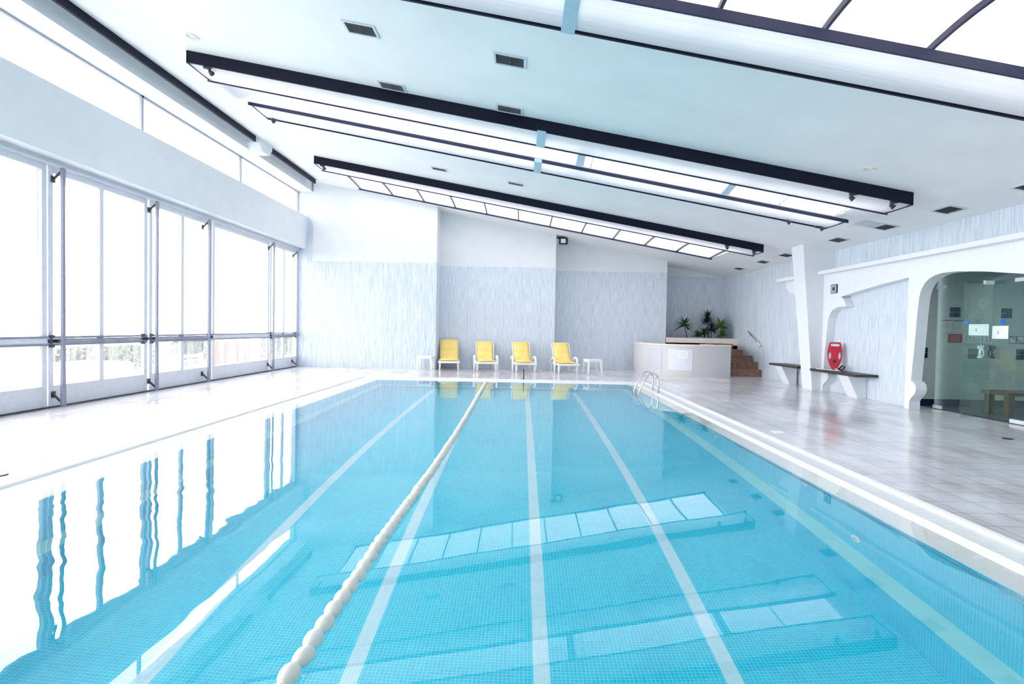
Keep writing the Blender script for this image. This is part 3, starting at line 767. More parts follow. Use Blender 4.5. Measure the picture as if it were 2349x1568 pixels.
# red rescue buoy leaning on the bench
def buoy():
    t = thing('rescue_buoy', 'red rescue can leaning against the wall on the bench', 'rescue buoy', (7.15, 12.74, .531), math.radians(58))
    outl = [(-.055, .02), (-.12, .10), (-.175, .22), (-.20, .36), (-.195, .48), (-.165, .60), (-.14, .66), (.14, .66), (.165, .60), (.195, .48), (.20, .36), (.175, .22), (.12, .10), (.055, .02), (0, .0)]
    bm = bmesh.new()
    def ell(cx, cz_, rx, rz, n=14): return [(cx + rx * math.cos(2 * PI * i / n), cz_ + rz * math.sin(2 * PI * i / n)) for i in range(n)]
    def rect(cx, cz_, a, b_): return [(cx - a, cz_ - b_ * .6), (cx - a * .9, cz_ - b_), (cx + a * .9, cz_ - b_), (cx + a, cz_ - b_ * .6), (cx + a, cz_ + b_ * .6), (cx + a * .9, cz_ + b_), (cx - a * .9, cz_ + b_), (cx - a, cz_ + b_ * .6)]
    loops = [[(y * .74, z * .97) for y, z in lp] for lp in (outl, rect(0, .595, .115, .034), ell(-.128, .34, .034, .085), ell(.128, .34, .034, .085))]
    edges = []
    for lp in loops:
        vs = [bm.verts.new((0, y, z)) for y, z in lp]
        edges += [bm.edges.new((vs[i], vs[(i + 1) % len(vs)])) for i in range(len(vs))]
    bmesh.ops.triangle_fill(bm, use_beauty=True, edges=edges)
    r = bmesh.ops.extrude_face_region(bm, geom=bm.faces[:])
    bmesh.ops.translate(bm, verts=[v for v in r['geom'] if isinstance(v, bmesh.types.BMVert)], vec=(-.085, 0, 0))
    bmesh.ops.recalc_face_normals(bm, faces=bm.faces)
    lean = Matrix.Translation((.0, 0, 0)) @ Matrix.Rotation(math.radians(10), 4, 'Y')
    bmesh.ops.transform(bm, matrix=lean, verts=bm.verts)
    me = bpy.data.meshes.new('body'); bm.to_mesh(me); bm.free(); me.materials.append(M['red'])
    o = link(bpy.data.objects.new('body', me)); o.parent = t
    bv = o.modifiers.new('bevel', 'BEVEL'); bv.width = .018; bv.segments = 3; bv.angle_limit = math.radians(50)
    p = MB().lathe([(.035, .0), (.035, -.006), (0, -.006)], (0, 0, 0), 'x', 16).xf(lean @ Matrix.Translation((-.085, 0, .2)))
    p.build('plug', M['black'], t, True)
    c = [(-.06, 0, .03), (-.12, .05, .012), (-.2, .16, .01), (-.27, .3, .01), (-.3, .38, .01), (-.27, .42, .01), (-.22, .34, .01), (-.18, .18, .01), (-.16, 0, .01), (-.15, -.16, .01), (-.1, -.27, .012), (-.03, -.27, .012), (-.02, -.16, .02), (-.05, -.02, .06)]
    back_ = Matrix.Rotation(math.radians(-58), 4, 'Z')
    MB().tube([(a_ * .68, b_, c_) for a_, b_, c_ in c], .009, 8).xf(back_).build('tow_cord', M['white_plastic'], t, True)
    MB().tube([(-.02, -.2, .015), (.05, -.27, .05), (.06, -.3, .1), (.05, -.22, .12), (.0, -.15, .03)], .018, 8).xf(back_).build('shoulder_strap', M['black'], t, True)
    return t
buoy()

# ------------------------------------------------------------------ room behind the glass
rm = MB()
rm.quad((7.46, 10.9, 0), (11.6, 10.9, 0), (11.6, 10.9, 2.7), (7.46, 10.9, 2.7), 0)
rm.quad((11.6, 10.9, 0), (11.6, 5.6, 0), (11.6, 5.6, 2.7), (11.6, 10.9, 2.7), 0)
rm.quad((11.6, 5.6, 0), (7.46, 5.6, 0), (7.46, 5.6, 2.7), (11.6, 5.6, 2.7), 0)
rm.quad((7.46, 5.6, 2.6), (11.6, 5.6, 2.6), (11.6, 10.9, 2.6), (7.46, 10.9, 2.6), 1)
struct('wall_room', rm, [M['room_wall'], M['white_wall']], 'grey walls and ceiling of the room behind the glass', 'wall')
struct('floor_room', MB().box(7.75, 11.7, 5.5, 11.0, -.12, 0), M['room_floor'], 'dark floor of the room behind the glass', 'floor')
struct('baseboard_room', MB().box(7.5, 11.6, 10.87, 10.9, 0, .13), M['navy_tile'], 'navy skirting of the room behind the glass', 'baseboard')
lt = thing('added_fill_lamp', 'unseen flat white lamp added to brighten the room behind the glass', 'ceiling lamp', (9.3, 8.6, 2.6))  # housing and area light added out of view to brighten the dim room
MB().box(-.6, .6, -.15, .15, -.05, -.002).build('housing', M['white_metal'], lt, True, bevel=.004)
la = bpy.data.lights.new('room_fill_light', 'AREA'); la.shape = 'RECTANGLE'; la.size = 1.1; la.size_y = .26; la.energy = ROOM_W; la.color = (1, .99, .96)
lo_ = link(bpy.data.objects.new('room_fill_light', la)); lo_.location = (9.3, 8.6, 2.54)
GX = 7.76
struct('trim_9', MB().box(GX - .03, GX + .03, 6.9, 10.5, 0, .012), M['dark_metal'], 'dark threshold strip below the glass doors', 'threshold')
dg = thing('door_5', 'fixed glass pane of the entrance beside the arcade post', 'door', (GX, 9.8, 0), kind='structure')
MB().box(GX - .006, GX + .006, 9.28, 10.48, .03, 2.26).build('pane', M['door_glass'], dg)
MB().box(GX - .006, GX + .006, 6.9, 10.8, 2.28, 2.6).build('transom', M['door_glass'], dg)
for (za, zb) in ((.0, .07), (2.23, 2.29)): MB().box(GX - .02, GX + .02, 10.3, 10.5, za, zb).build('patch_fitting', M['white_metal'], dg, bevel=.003)
dl = thing('door_6', 'glass door leaf standing open into the pool hall', 'door', (GX, 9.27, 0), kind='structure')
ang = math.radians(80)
leafM = Matrix.Translation((GX, 9.27, 0)) @ Matrix.Rotation(-ang, 4, 'Z')
MB().box(-.006, .006, -.55, -.012, .03, 2.26).xf(leafM).build('pane', M['door_glass'], dl)
MB().box(-.02, .02, -.18, -.012, 2.22, 2.28).xf(leafM).build('patch_fitting', M['white_metal'], dl)
dr = thing('door_7', 'glass door leaf closed, cut by the right photo edge', 'door', (GX, 8.0, 0), kind='structure')
MB().box(GX - .006, GX + .006, 6.95, 9.26, .03, 2.26).build('pane', M['door_glass'], dr)
for (za, zb) in ((.0, .07), (2.23, 2.29)): MB().box(GX - .02, GX + .02, 8.6, 8.86, za, zb).build('patch_fitting', M['white_metal'], dr, bevel=.003)
def crest(t, mt):
    """crest shaped pull: a letter B under a small crown"""
    m = MB()
    def arc(cx, cz_, r, a0, a1): return [(0, cx + r * math.cos(math.radians(a0 + (a1 - a0) * i / 10)), cz_ + r * math.sin(math.radians(a0 + (a1 - a0) * i / 10))) for i in range(11)]
    m.tube(arc(0.02, .0, .085, 60, 300), .011, 8); m.tube([(0, .0, -.075), (0, .0, .06)], .011, 8)
    m.tube([(0, .0, .06)] + arc(-.005, .03, .03, 90, -90)[::1] + [(0, 0, 0)], .01, 8)
    m.tube([(0, .0, 0)] + arc(-.005, -.04, .04, 90, -90) + [(0, 0, -.08)], .01, 8)
    m.tube([(0, -.05, .085), (0, -.06, .125), (0, -.03, .1), (0, 0, .13), (0, .03, .1), (0, .06, .125), (0, .05, .085), (0, -.05, .085)], .008, 8)
    m.build('letter_pull', mt, t, True)
for (x, y, lb, mt, rz) in [(GX - .05, 9.42, 'pale crest shaped door pull on the fixed glass pane', M['panel_white'], 0), (GX - .05, 9.2, 'dark crest shaped door pull on the closed glass leaf', M['dark_metal'], PI)]:
    t = thing('door_pull', lb, 'door handle', (x, y, 1.09), rz, 'crest pulls on the glass doors')
    crest(t, mt)
    MB().lathe([(.014, 0), (.014, .045 if rz == 0 else -.045)], (0, .0, 0), 'x', 10).build('stud', M['steel'], t, True)
for y0, y1, z0, z1, lb in [(9.32, 9.73, 1.38, 1.57, 'white paper sheet taped on the fixed glass pane'), (8.95, 9.25, 1.33, 1.54, 'white paper sheet taped on the closed glass leaf')]:
    ym = (y0 + y1) / 2
    t = thing('notice', lb, 'paper notice', (GX - .01, ym, (z0 + z1) / 2), group='paper notices on the glass')
    MB().box(-.004, 0, -(y1 - y0) / 2, (y1 - y0) / 2, -(z1 - z0) / 2, (z1 - z0) / 2).build('sheet', M['paper'], t, True)
    MB().box(-.006, -.004, .1 * (y1 - y0), .13 * (y1 - y0), -.03, .02).build('mark', M['ink'], t, True)
for y, lb in [(9.8, 'blue round sticker left of the paper on the fixed pane'), (9.06, 'blue round sticker above the paper on the closed leaf')]:
    o = MB().lathe([(.045, 0), (.045, -.003)], (0, 0, 0), 'x', 20).build('sticker', M['blue_dot']); o.location = (GX - .007, y, 1.61)
    tag(o, lb, 'sticker', 'blue stickers on the glass')
Yw = 10.9
def onwall(x0, x1, z0, z1, d=.012): return MB().box(x0, x1, Yw - d, Yw - .001, z0, z1)
tl = [(8.3, 8.5, 1.73, 1.92, 'navy tile square on the room wall, upper left one'), (9.285, 9.485, 1.725, 1.915, 'navy tile square on the room wall, upper right one'),
      (7.72, 7.9, .93, 1.13, 'navy tile square on the room wall, half behind the arcade post'), (8.68, 8.86, .93, 1.13, 'navy tile square on the room wall, below the exercise charts'),
      (9.6, 9.8, .93, 1.13, 'navy tile square on the room wall, at the right photo edge')]
for x0, x1, z0, z1, lb in tl:
    xm, zm = (x0 + x1) / 2, (z0 + z1) / 2; g = .004; m = MB()
    for a, c in ((x0, xm - g), (xm + g, x1)):
        for e, f in ((z0, zm - g), (zm + g, z1)): m.box(a, c, Yw - .012, Yw - .001, e, f)
    tag(m.build('tile_square', M['navy_tile']), lb, 'wall tile', 'navy tile squares on the room wall')
t = thing('red_sign', 'red notice board with pale lines of text on the room wall', 'sign', (8.42, Yw, 1.32))
MB().box(-.13, .13, -.014, -.001, -.08, .08).build('board', M['red_sign'], t, True)
m = MB()
for i, wd in enumerate((.2, .17, .21, .15, .19)): m.box(-wd / 2, wd / 2, -.016, -.014, .05 - i * .026 - .004, .05 - i * .026)
m.build('text_lines', M['panel_white'], t, True)
for x0, x1, z0, z1, lb in [(8.14, 8.33, 1.45, 1.67, 'grey framed notice sheet above the red sign'), (8.37, 8.56, 1.45, 1.67, 'grey framed notice sheet left of the white paper')]:
    t = thing('notice_sheet', lb, 'notice', ((x0 + x1) / 2, Yw, (z0 + z1) / 2), group='notice sheets on the room wall')
    onwall(x0, x1, z0, z1).build('sheet', M['panel_grey'], t)
    m = MB(); m.box(x0, x1, Yw - .015, Yw - .012, z1 - .02, z1)
    for i in range(6): m.box(x0 + .02, x1 - .03 - .01 * (i % 3), Yw - .014, Yw - .012, z1 - .05 - i * .024 - .005, z1 - .05 - i * .024)
    m.build('text_lines', M['ink'], t)
def figure(m, x, z, s, pose):
    """tiny stick figure drawing"""
    y = Yw - .013
    m.tube([(x, y, z + s * .5), (x, y, z + s * .0)], s * .05, 6)
    m.lathe([(0, -s * .1), (s * .1, 0), (0, s * .1)], (x, y, z + s * .65), 'z', 8)
    m.tube([(x - s * .25 * pose, y, z + s * .55), (x, y, z + s * .4), (x + s * .25, y, z + s * .3 * pose)], s * .04, 6)
    m.tube([(x - s * .2, y, z - s * .5), (x, y, z), (x + s * .2 * pose, y, z - s * .5)], s * .04, 6)
for x0, x1, lb, n in [(8.6, 8.8, 'exercise chart of small dark figures below the white paper', 3), (8.9, 9.12, 'exercise chart of small figures right of the door pulls', 3)]:
    t = thing('exercise_chart', lb, 'chart', ((x0 + x1) / 2, Yw, 1.3), group='exercise charts on the room wall')
    onwall(x0, x1, 1.22, 1.38, .008).build('sheet', M['panel_grey'], t)
    m = MB()
    for i in range(n): figure(m, x0 + (x1 - x0) * (i + .5) / n, 1.31, .09, 1 if i % 2 else .5)
    m.build('figures', M['navy'], t)
t = thing('no_running_sign', 'framed sign of a crossed out figure on the room wall', 'sign', (9.59, Yw, 1.31))
onwall(9.456, 9.728, 1.247, 1.378, .008).build('plate', M['panel_grey'], t)
m = MB(); a, c, e, f = 9.456, 9.728, 1.247, 1.378
m.tube([(a, Yw - .012, e), (c, Yw - .012, e), (c, Yw - .012, f), (a, Yw - .012, f)], .005, 6, closed=True)
m.tube([(a, Yw - .012, f), (c, Yw - .012, e)], .005, 6); figure(m, 9.59, 1.305, .1, 1)
m.build('pictogram', M['navy'], t)
t = thing('wall_clock', 'round pale wall clock on the room wall', 'clock', (8.93, Yw, 2.0))
MB().lathe([(.12, -.001), (.12, -.03), (.108, -.034)], axis='y', seg=28).build('rim', M['panel_grey'], t, True)
MB().lathe([(.107, -.02), (0, -.02)], axis='y', seg=28).build('dial', M['panel_white'], t, True)
MB().box(-.004, .004, -.026, -.022, 0, .08).box(0, .055, -.026, -.022, -.004, .004).build('hands', M['black'], t, True)
t = thing('wood_table', 'low brown wooden table in the room behind the glass', 'table', (8.78, 9.75, 0))
MB().box(-.55, .75, -.28, .28, .36, .42).build('tabletop', M['wood'], t, True, bevel=.006)
for sx in (-.45, .65):
    for sy in (-.2, .2): MB().box(sx - .05, sx + .05, sy - .05, sy + .05, 0, .36).build('leg', M['wood'], t, True)

# ------------------------------------------------------------------ far right corner: tub, steps, planter, plants
tp = [(3.84, 18.9), (3.84, 18.1), (3.95, 17.45), (4.15, 17.0), (4.443, 16.68), (4.85, 16.46), (5.2, 16.41), (5.55, 16.45), (5.91, 16.56), (6.33, 16.8)]
def smooth_path(p, n=6):
    out = []
    for i in range(len(p) - 1):
        p0 = p[max(i - 1, 0)]; p1 = p[i]; p2 = p[i + 1]; p3 = p[min(i + 2, len(p) - 1)]
        for k_ in range(n):
            u = k_ / n
            out.append(tuple(.5 * (2 * p1[j] + (p2[j] - p0[j]) * u + (2 * p0[j] - 5 * p1[j] + 4 * p2[j] - p3[j]) * u * u + (3 * p1[j] - p0[j] - 3 * p2[j] + p3[j]) * u ** 3) for j in (0, 1)))
    return out + [p[-1]]
tpp = smooth_path(tp)
cen = (5.1, 18.2)
def inset(p, d):
    v = Vector((cen[0] - p[0], cen[1] - p[1])); v.normalize(); return (p[0] + v.x * d, p[1] + v.y * d)
tb = thing('raised_tub', 'raised round tub with curved pebbled wall beside the steps', 'tub', (5.1, 17.4, 0))
ring = tpp + [inset(p, .18) for p in tpp[::-1]]
m = MB(); n = len(tpp)
for i in range(n - 1):
    a, c = tpp[i], tpp[i + 1]; ai, ci = inset(a, .18), inset(c, .18)
    m.hexa([(a[0], a[1], 0), (c[0], c[1], 0), (ci[0], ci[1], 0), (ai[0], ai[1], 0)], [(a[0], a[1], .94), (c[0], c[1], .94), (ci[0], ci[1], .94), (ai[0], ai[1], .94)])
m.build('wall', M['tub'], tb)
m = MB()
for i in range(n - 1):
    a, c = inset(tpp[i], -.015), inset(tpp[i + 1], -.015); ai, ci = inset(a, .22), inset(c, .22)
    m.hexa([(a[0], a[1], .94), (c[0], c[1], .94), (ci[0], ci[1], .94), (ai[0], ai[1], .94)], [(a[0], a[1], .972), (c[0], c[1], .972), (ci[0], ci[1], .972), (ai[0], ai[1], .972)])
m.build('coping', M['cream'], tb)
m = MB(); m.poly([(inset(p, .17)[0], inset(p, .17)[1], .9) for p in tpp] + [(6.33, 18.9, .9)]); m.build('platform', M['cream'], tb)
m = MB(); m.box(6.15, 6.33, 16.85, 19.2, 0, .94); m.build('side_wall', M['tub'], tb)
def curved_panel(x0, x1, z0, z1, name, mt, parent, d):
    pts = [p for p in tpp if True]
    def yat(x):
        for a, c in zip(pts, pts[1:]):
            if a[0] <= x <= c[0] and c[0] > a[0]: return a[1] + (c[1] - a[1]) * (x - a[0]) / (c[0] - a[0])
        return pts[-1][1]
    m = MB(); nn = 8
    for i in range(nn):
        xa, xb = x0 + (x1 - x0) * i / nn, x0 + (x1 - x0) * (i + 1) / nn
        A_ = inset((xa, yat(xa)), -d); B_ = inset((xb, yat(xb)), -d)
        A2, B2 = (xa, yat(xa)), (xb, yat(xb))
        m.hexa([(A_[0], A_[1], z0), (B_[0], B_[1], z0), (B2[0], B2[1], z0), (A2[0], A2[1], z0)], [(A_[0], A_[1], z1), (B_[0], B_[1], z1), (B2[0], B2[1], z1), (A2[0], A2[1], z1)])
    return m.build(name, mt, parent)
curved_panel(3.97, 4.27, .2, .82, 'access_panel', M['panel_grey'], tb, .012)['label'] = 'grey access panel'
curved_panel(4.42, 5.06, .2, .82, 'access_panel', M['panel_white'], tb, .012)['label'] = 'white access panel'
nt_ = thing('tub_notice', 'white paper notice stuck on the curved tub panel', 'paper notice', (4.79, 16.5, .67))
curved_panel(4.66, 4.92, .57, .775, 'sheet', M['paper'], nt_, .018)
m = MB()
curved_panel(4.70, 4.88, .72, .726, 'text_line', M['ink'], nt_, .0195); curved_panel(4.69, 4.87, .67, .674, 'text_line', M['ink'], nt_, .0195); curved_panel(4.69, 4.885, .625, .629, 'text_line', M['ink'], nt_, .0195)
st = thing('staircase', 'brown stone steps between the tub and the right wall', 'staircase', (6.9, 17.9, 0))
for i, (y, z, xr) in enumerate([(17.2, .215, 7.44), (17.5, .43, 7.44), (17.8, .62, 7.37), (18.1, .80, 7.2), (18.4, .972, 6.99)]):
    z0 = [0, .215, .43, .62, .80][i]
    a = MB().box(6.335, xr, y, 19.2, z0, z - .03).build('step', M['step'], st)
    MB().box(6.335, xr, y - .02, 19.2, z - .03, z).build('tread', M['step'], a, bevel=.004)
pn = thing('planter', 'long cream planter wall behind the tub holding the plants', 'planter', (6.2, 19.3, 0))
MB().box(5.035, 7.445, 19.22, 19.36, .97, 1.14).build('front_wall', M['cream'], pn)
m = MB(); m.prism([(6.99, 0), (7.445, 0), (7.445, 1.14), (6.33, 1.14), (6.33, .972), (6.99, .972)], 'y', 19.205, 19.235); m.build('stair_side', M['cream'], pn)
MB().box(5.035, 7.445, 19.36, 20.49, .9, 1.08).build('soil', M['soil'], pn)
MB().box(5.035, 7.445, 19.205, 20.49, 0, .9).build('base', M['cream'], pn)
hr = thing('handrail', 'short steel handrail on the right wall above the steps', 'handrail', (7.4, 17.6, 1.1))
MB().tube([(7.37, 18.13, 1.39), (7.37, 17.18, .955)], .02, 10).build('rail', M['steel'], hr)
for y, z in ((18.0, 1.33), (17.28, 1.0)): MB().tube([(7.45, y, z - .07), (7.39, y, z - .07), (7.37, y, z - .01)], .009, 8).build('bracket', M['steel'], hr)

def leaf_blade(m, base, direc, length, width, droop, mi=0, fold=.25):
    d = Vector(direc).normalized(); side_ = d.cross(Vector((0, 0, 1)))
    if side_.length < .05: side_ = Vector((1, 0, 0))
    side_.normalize(); n = 6; rows = []
    p = Vector(base)
    for i in range(n + 1):
        t_ = i / n; wv = width * math.sin(PI * min(1, .12 + .88 * t_) ** .8) * (1 if t_ < 1 else 0.05)
        up = side_.cross(d)
        rows.append((p - side_ * wv / 2 + up * wv * fold, p.copy(), p + side_ * wv / 2 + up * wv * fold))
        d = (d + Vector((0, 0, -droop / n))).normalized(); p = p + d * (length / n)
    vs = [v for r in rows for v in r]; fs = []
    for i in range(n):
        b_ = i * 3; fs += [(b_, b_ + 1, b_ + 4, b_ + 3), (b_ + 1, b_ + 2, b_ + 5, b_ + 4)]
    m._add(vs, fs, mi, True)
def plant(name, x, y, heads, n, ln, wd, droop, mt, label, lean=(0, 0), tilt=(-.3, 1.2), group=None):
    z0 = 1.08
    t = thing(name, label, 'plant', (x, y, z0), group=group)
    sm = MB(); lf = MB()
    for (hx, hy, hz) in heads:
        top = Vector((hx, hy, hz - z0))
        sm.tube([(lean[0], lean[1], 0), (lean[0] * .5 + top.x * .5 + .01, lean[1] + top.y * .5, top.z * .5), tuple(top)], [.022, .018, .015], 8)
        for i in range(n):
            a = i * 2.39996 + random.uniform(-.3, .3); el = tilt[0] + (tilt[1] - tilt[0]) * (i + .5) / n
            leaf_blade(lf, top + Vector((0, 0, .05 * i / n)), (math.cos(a) * math.cos(el), math.sin(a) * math.cos(el), math.sin(el)), ln * random.uniform(.75, 1.1), wd * random.uniform(.8, 1.15), droop)
    sm.build('stem', M['bark'], t, True)
    lf.build('foliage', mt, t, True)
    return t
pg = 'plants in the planter'
plant('potted_palm', 5.86, 19.62, [(-.13, 0, 1.55)], 26, .42, .085, .6, [M['leaf']], 'tall broad leaved plant on a bare stem, left of the others', group=pg)
plant('small_plant', 6.2, 19.6, [(0, 0, 1.18)], 16, .32, .085, .5, [M['leaf']], 'low broad leaved plant beside the tall left plant', tilt=(.1, 1.2), group=pg)
plant('spiky_plant', 6.62, 19.75, [(-.04, 0, 1.80)], 85, .42, .032, 1.0, [M['leaf_dark']], 'tallest plant, dark and spiky, in the middle', tilt=(-.5, 1.4), group=pg)
plant('spiky_plant', 6.66, 19.6, [(.02, 0, 1.45)], 60, .36, .03, .9, [M['leaf_dark']], 'lower dark spiky plant in front of the tallest one', tilt=(-.4, 1.2), group=pg)
plant('spiky_plant', 6.45, 19.68, [(0, 0, 1.3)], 45, .32, .03, .9, [M['leaf_dark']], 'small dark spiky plant left of the tallest one', tilt=(-.2, 1.2), group=pg)
plant('potted_palm', 7.0, 19.64, [(.02, 0, 1.52)], 28, .42, .085, .55, [M['leaf_light']], 'bright broad leaved plant right of the spiky ones', group=pg)
plant('small_plant', 7.06, 19.55, [(0, 0, 1.22)], 28, .33, .055, .7, [M['leaf_light']], 'low bright tufted plant at the right end of the planter', tilt=(0, 1.3), group=pg)

# ------------------------------------------------------------------ loungers and stools by the far wall
def rail_loop(w0, w1, y0, z0, y1, z1, n=6):
    r = .06; out = []
    a = Vector((0, y0, z0)); c = Vector((0, y1, z1)); d = (c - a).normalized()
    pts = [(-w0, a)]
    out = [(-w0, a.y, a.z)]
    e = c - d * r
    out.append((-w1, e.y, e.z))
    for i in range(1, n): 
        q = PI / 2 * i / n
        p = e + d * r * math.sin(q); out.append((-w1 + r * (1 - math.cos(q)), p.y, p.z))
    rev = [(-x, y, z) for x, y, z in out[::-1]]
    return out + rev
def make_lounger(label, arms, wrap, seed):
    rnd = random.Random(seed)
    t = thing('sun_lounger', label, 'sun lounger', group='yellow loungers along the far wall')
    hwid = .30
    m = MB()
    for s in (-1, 1): m.hexa([(s * hwid - .03, 0, .235), (s * hwid + .03, 0, .235), (s * hwid + .03, 1.25, .255), (s * hwid - .03, 1.25, .255)], [(s * hwid - .03, 0, .29), (s * hwid + .03, 0, .29), (s * hwid + .03, 1.25, .31), (s * hwid - .03, 1.25, .31)])
    m.box(-hwid - .04, hwid + .04, -.045, .03, .235, .295); m.box(-hwid, hwid, 1.19, 1.25, .25, .31)
    for i in range(8): m.box(-hwid, hwid, .1 + i * .1, .16 + i * .1, .27, .29)
    m.build('frame', M['white_plastic'], t, True, bevel=.012)
    for s in (-1, 1):
        for y, h in ((.08, .25), (1.1, .26)):
            MB().hexa([(s * .29 - .022, y - .03, 0), (s * .29 + .022, y - .03, 0), (s * .29 + .022, y + .03, 0), (s * .29 - .022, y + .03, 0)],
                      [(s * .28 - .032, y - .045, h), (s * .28 + .032, y - .045, h), (s * .28 + .032, y + .045, h), (s * .28 - .032, y + .045, h)]).build('leg', M['white_plastic'], t, True, bevel=.008)
    m = MB(); loop = rail_loop(.27, .285, .80, .30, 1.22, .90)
    m.tube(loop, .022, 8)
    for q in (.2, .4, .6, .8): m.tube([(-.27, .8 + .42 * q, .3 + .6 * q), (.27, .8 + .42 * q, .3 + .6 * q)], .012, 6)
    m.build('backrest_frame', M['white_plastic'], t, True)
    if arms:
        for s in (-1, 1):
            x = s * .365
            MB().tube([(x, .30, .0), (x, .32, .22), (x, .36, .36), (x, .44, .435), (x, .56, .455), (x, .72, .44), (x, .84, .38), (x - s * .03, .9, .29)], [.03, .032, .034, .034, .034, .032, .03, .026], 10).build('armrest', M['white_plastic'], t, True)
    # cushion: seat part and back part as one bent pad
    prof = [(.06, .315), (.10, .325), (.3, .322), (.5, .318), (.7, .325), (.80, .36), (.87, .45), (.96, .58), (1.07, .73), (1.16, .86), (1.19, .905)]
    if wrap: prof = prof[:-1] + [(1.20, .92), (1.235, .925)]
    nx = 8; cw = .285 if wrap else .25
    top = []; bot = []
    for j, (y, z) in enumerate(prof):
        a_ = prof[max(j - 1, 0)]; c_ = prof[min(j + 1, len(prof) - 1)]
        nn = Vector((0, -(c_[1] - a_[1]), c_[0] - a_[0])).normalized()
        rowt = []; rowb = []
        wj = cw * (.9 if j == 0 else 1)
        for i in range(nx + 1):
            u = i / nx * 2 - 1; th = .035 * (1 - u ** 4) + .006 * rnd.uniform(-1, 1)
            if j in (0, len(prof) - 1): th *= .3
            yy = y + (.03 * u * u if j == 0 else 0)
            rowt.append(Vector((u * wj, yy, z)) + nn * (th + .008)); rowb.append(Vector((u * wj, yy, z)) - nn * .012)
        top.append(rowt); bot.append(rowb)
    vs = [p for r in top for p in r] + [p for r in bot for p in r]
    R_, C_ = len(prof), nx + 1; o_ = R_ * C_; fs = []
    for j in range(R_ - 1):
        for i in range(nx):
            a_ = j * C_ + i
            fs.append((a_, a_ + 1, a_ + C_ + 1, a_ + C_)); fs.append((o_ + a_, o_ + a_ + C_, o_ + a_ + C_ + 1, o_ + a_ + 1))
        fs.append((j * C_, (j + 1) * C_, o_ + (j + 1) * C_, o_ + j * C_)); a_ = j * C_ + nx; fs.append((a_, o_ + a_, o_ + a_ + C_, a_ + C_))
    for i in range(nx):
        fs.append((i, o_ + i, o_ + i + 1, i + 1)); a_ = (R_ - 1) * C_ + i; fs.append((a_, a_ + 1, o_ + a_ + 1, o_ + a_))
    m = MB(); m._add(vs, fs, 0, True)
    m.build('cushion', M['yellow'], t, True)
    return t
LG = [(-2.24, 17.20, .13, False, True, 'yellow lounger beside the left stool, cushion pulled over its whole back', 1),
      (-1.06, 17.15, .13, True, False, 'yellow lounger second from the left stool, at the end of the float rope', 2),
      (.16, 17.08, .15, True, False, 'yellow lounger behind the thin dark peg', 3),
      (1.47, 17.02, .16, True, False, 'yellow lounger with creased cushion beside the right stool', 4)]
for x, y, rz, ar, wr_, lb, sd in LG:
    t = make_lounger(lb, ar, wr_, sd); t.location = (x, y, 0); t.rotation_euler = (0, 0, rz)
def make_stool(label):
    t = thing('plastic_stool', label, 'stool', group='white plastic stools')
    m = MB(); m.box(-.235, .235, -.235, .235, .405, .44); m.build('top', M['white_plastic'], t, True, bevel=.015)
    MB().box(-.215, .215, -.215, .215, .36, .405).build('apron', M['white_plastic'], t, True, bevel=.01)
    for sx in (-1, 1):
        for sy in (-1, 1):
            a, c = .19, .225
            MB().hexa([(sx * c - .02, sy * c - .02, 0), (sx * c + .02, sy * c - .02, 0), (sx * c + .02, sy * c + .02, 0), (sx * c - .02, sy * c + .02, 0)],
                      [(sx * a - .035, sy * a - .035, .37), (sx * a + .035, sy * a - .035, .37), (sx * a + .035, sy * a + .035, .37), (sx * a - .035, sy * a + .035, .37)]).build('leg', M['white_plastic'], t, True, bevel=.008)
    return t
s1 = make_stool('white plastic stool left of the yellow loungers'); s1.location = (-2.99, 17.3, 0)
s2 = copy_thing(s1); s2['label'] = 'white plastic stool right of the yellow loungers'; s2.location = (2.23, 17.22, 0); s2.rotation_euler = (0, 0, .25)

# ------------------------------------------------------------------ ladder, small things on the deck
ld = thing('pool_ladder', 'curved steel pool ladder at the far right pool corner', 'ladder', (2.85, 12.6, 0))
for y in (12.85, 12.35):
    pts = [(3.07, y, -.02), (3.07, y, .14), (3.06, y, .24)] + [(2.93 + .13 * math.cos(a), y, .28 + .13 * math.sin(a)) for a in [i * PI / 10 for i in range(0, 8)]] + [(2.76, y, .23), (2.65, y, .02), (2.62, y, -.1), (2.62, y, -.95)]
    MB().tube(pts, .021, 12).build('rail', M['steel'], ld)
for z in (-.3, -.58, -.86): MB().box(2.585, 2.66, 12.37, 12.83, z - .012, z + .012).build('tread', M['steel'], ld)
t = thing('deck_peg', 'thin dark upright peg at the far pool edge', 'peg', (.08, 14.78, 0))
MB().lathe([(.03, 0), (.03, .012), (.014, .016)], seg=14).build('base', M['dark_metal'], t, True)
MB().lathe([(.013, .012), (.013, .27), (.0, .275)], seg=10).build('post', M['black'], t, True)
def plate(name, x, y, sx, sy, mt, lb, cat):
    tag(MB().box(x - sx, x + sx, y - sy, y + sy, 0, .006).build(name, mt, bevel=.002), lb, cat)
plate('floor_cover', 3.53, 7.6, .07, .07, M['paper'], 'small white cover plate in the right deck beside the pool', 'cover plate')
plate('floor_plate', -4.5, 10.8, .1, .1, M['paper'], 'small white cover plate in the left deck beside the pool', 'cover plate')
tag(MB().lathe([(.06, 0), (.06, .005), (.045, .006), (0, .006)], (6.52, 7.48, 0), seg=20).build('floor_drain', M['black']), 'round dark drain in the deck in front of the glass door', 'drain')
tag(MB().lathe([(.07, 0), (.07, .006), (.05, .008), (0, .008)], (-4.5, 4.68, 0), seg=20).build('deck_drain', M['dark_metal']), 'round drain in the left deck cut by the photo edge', 'drain')

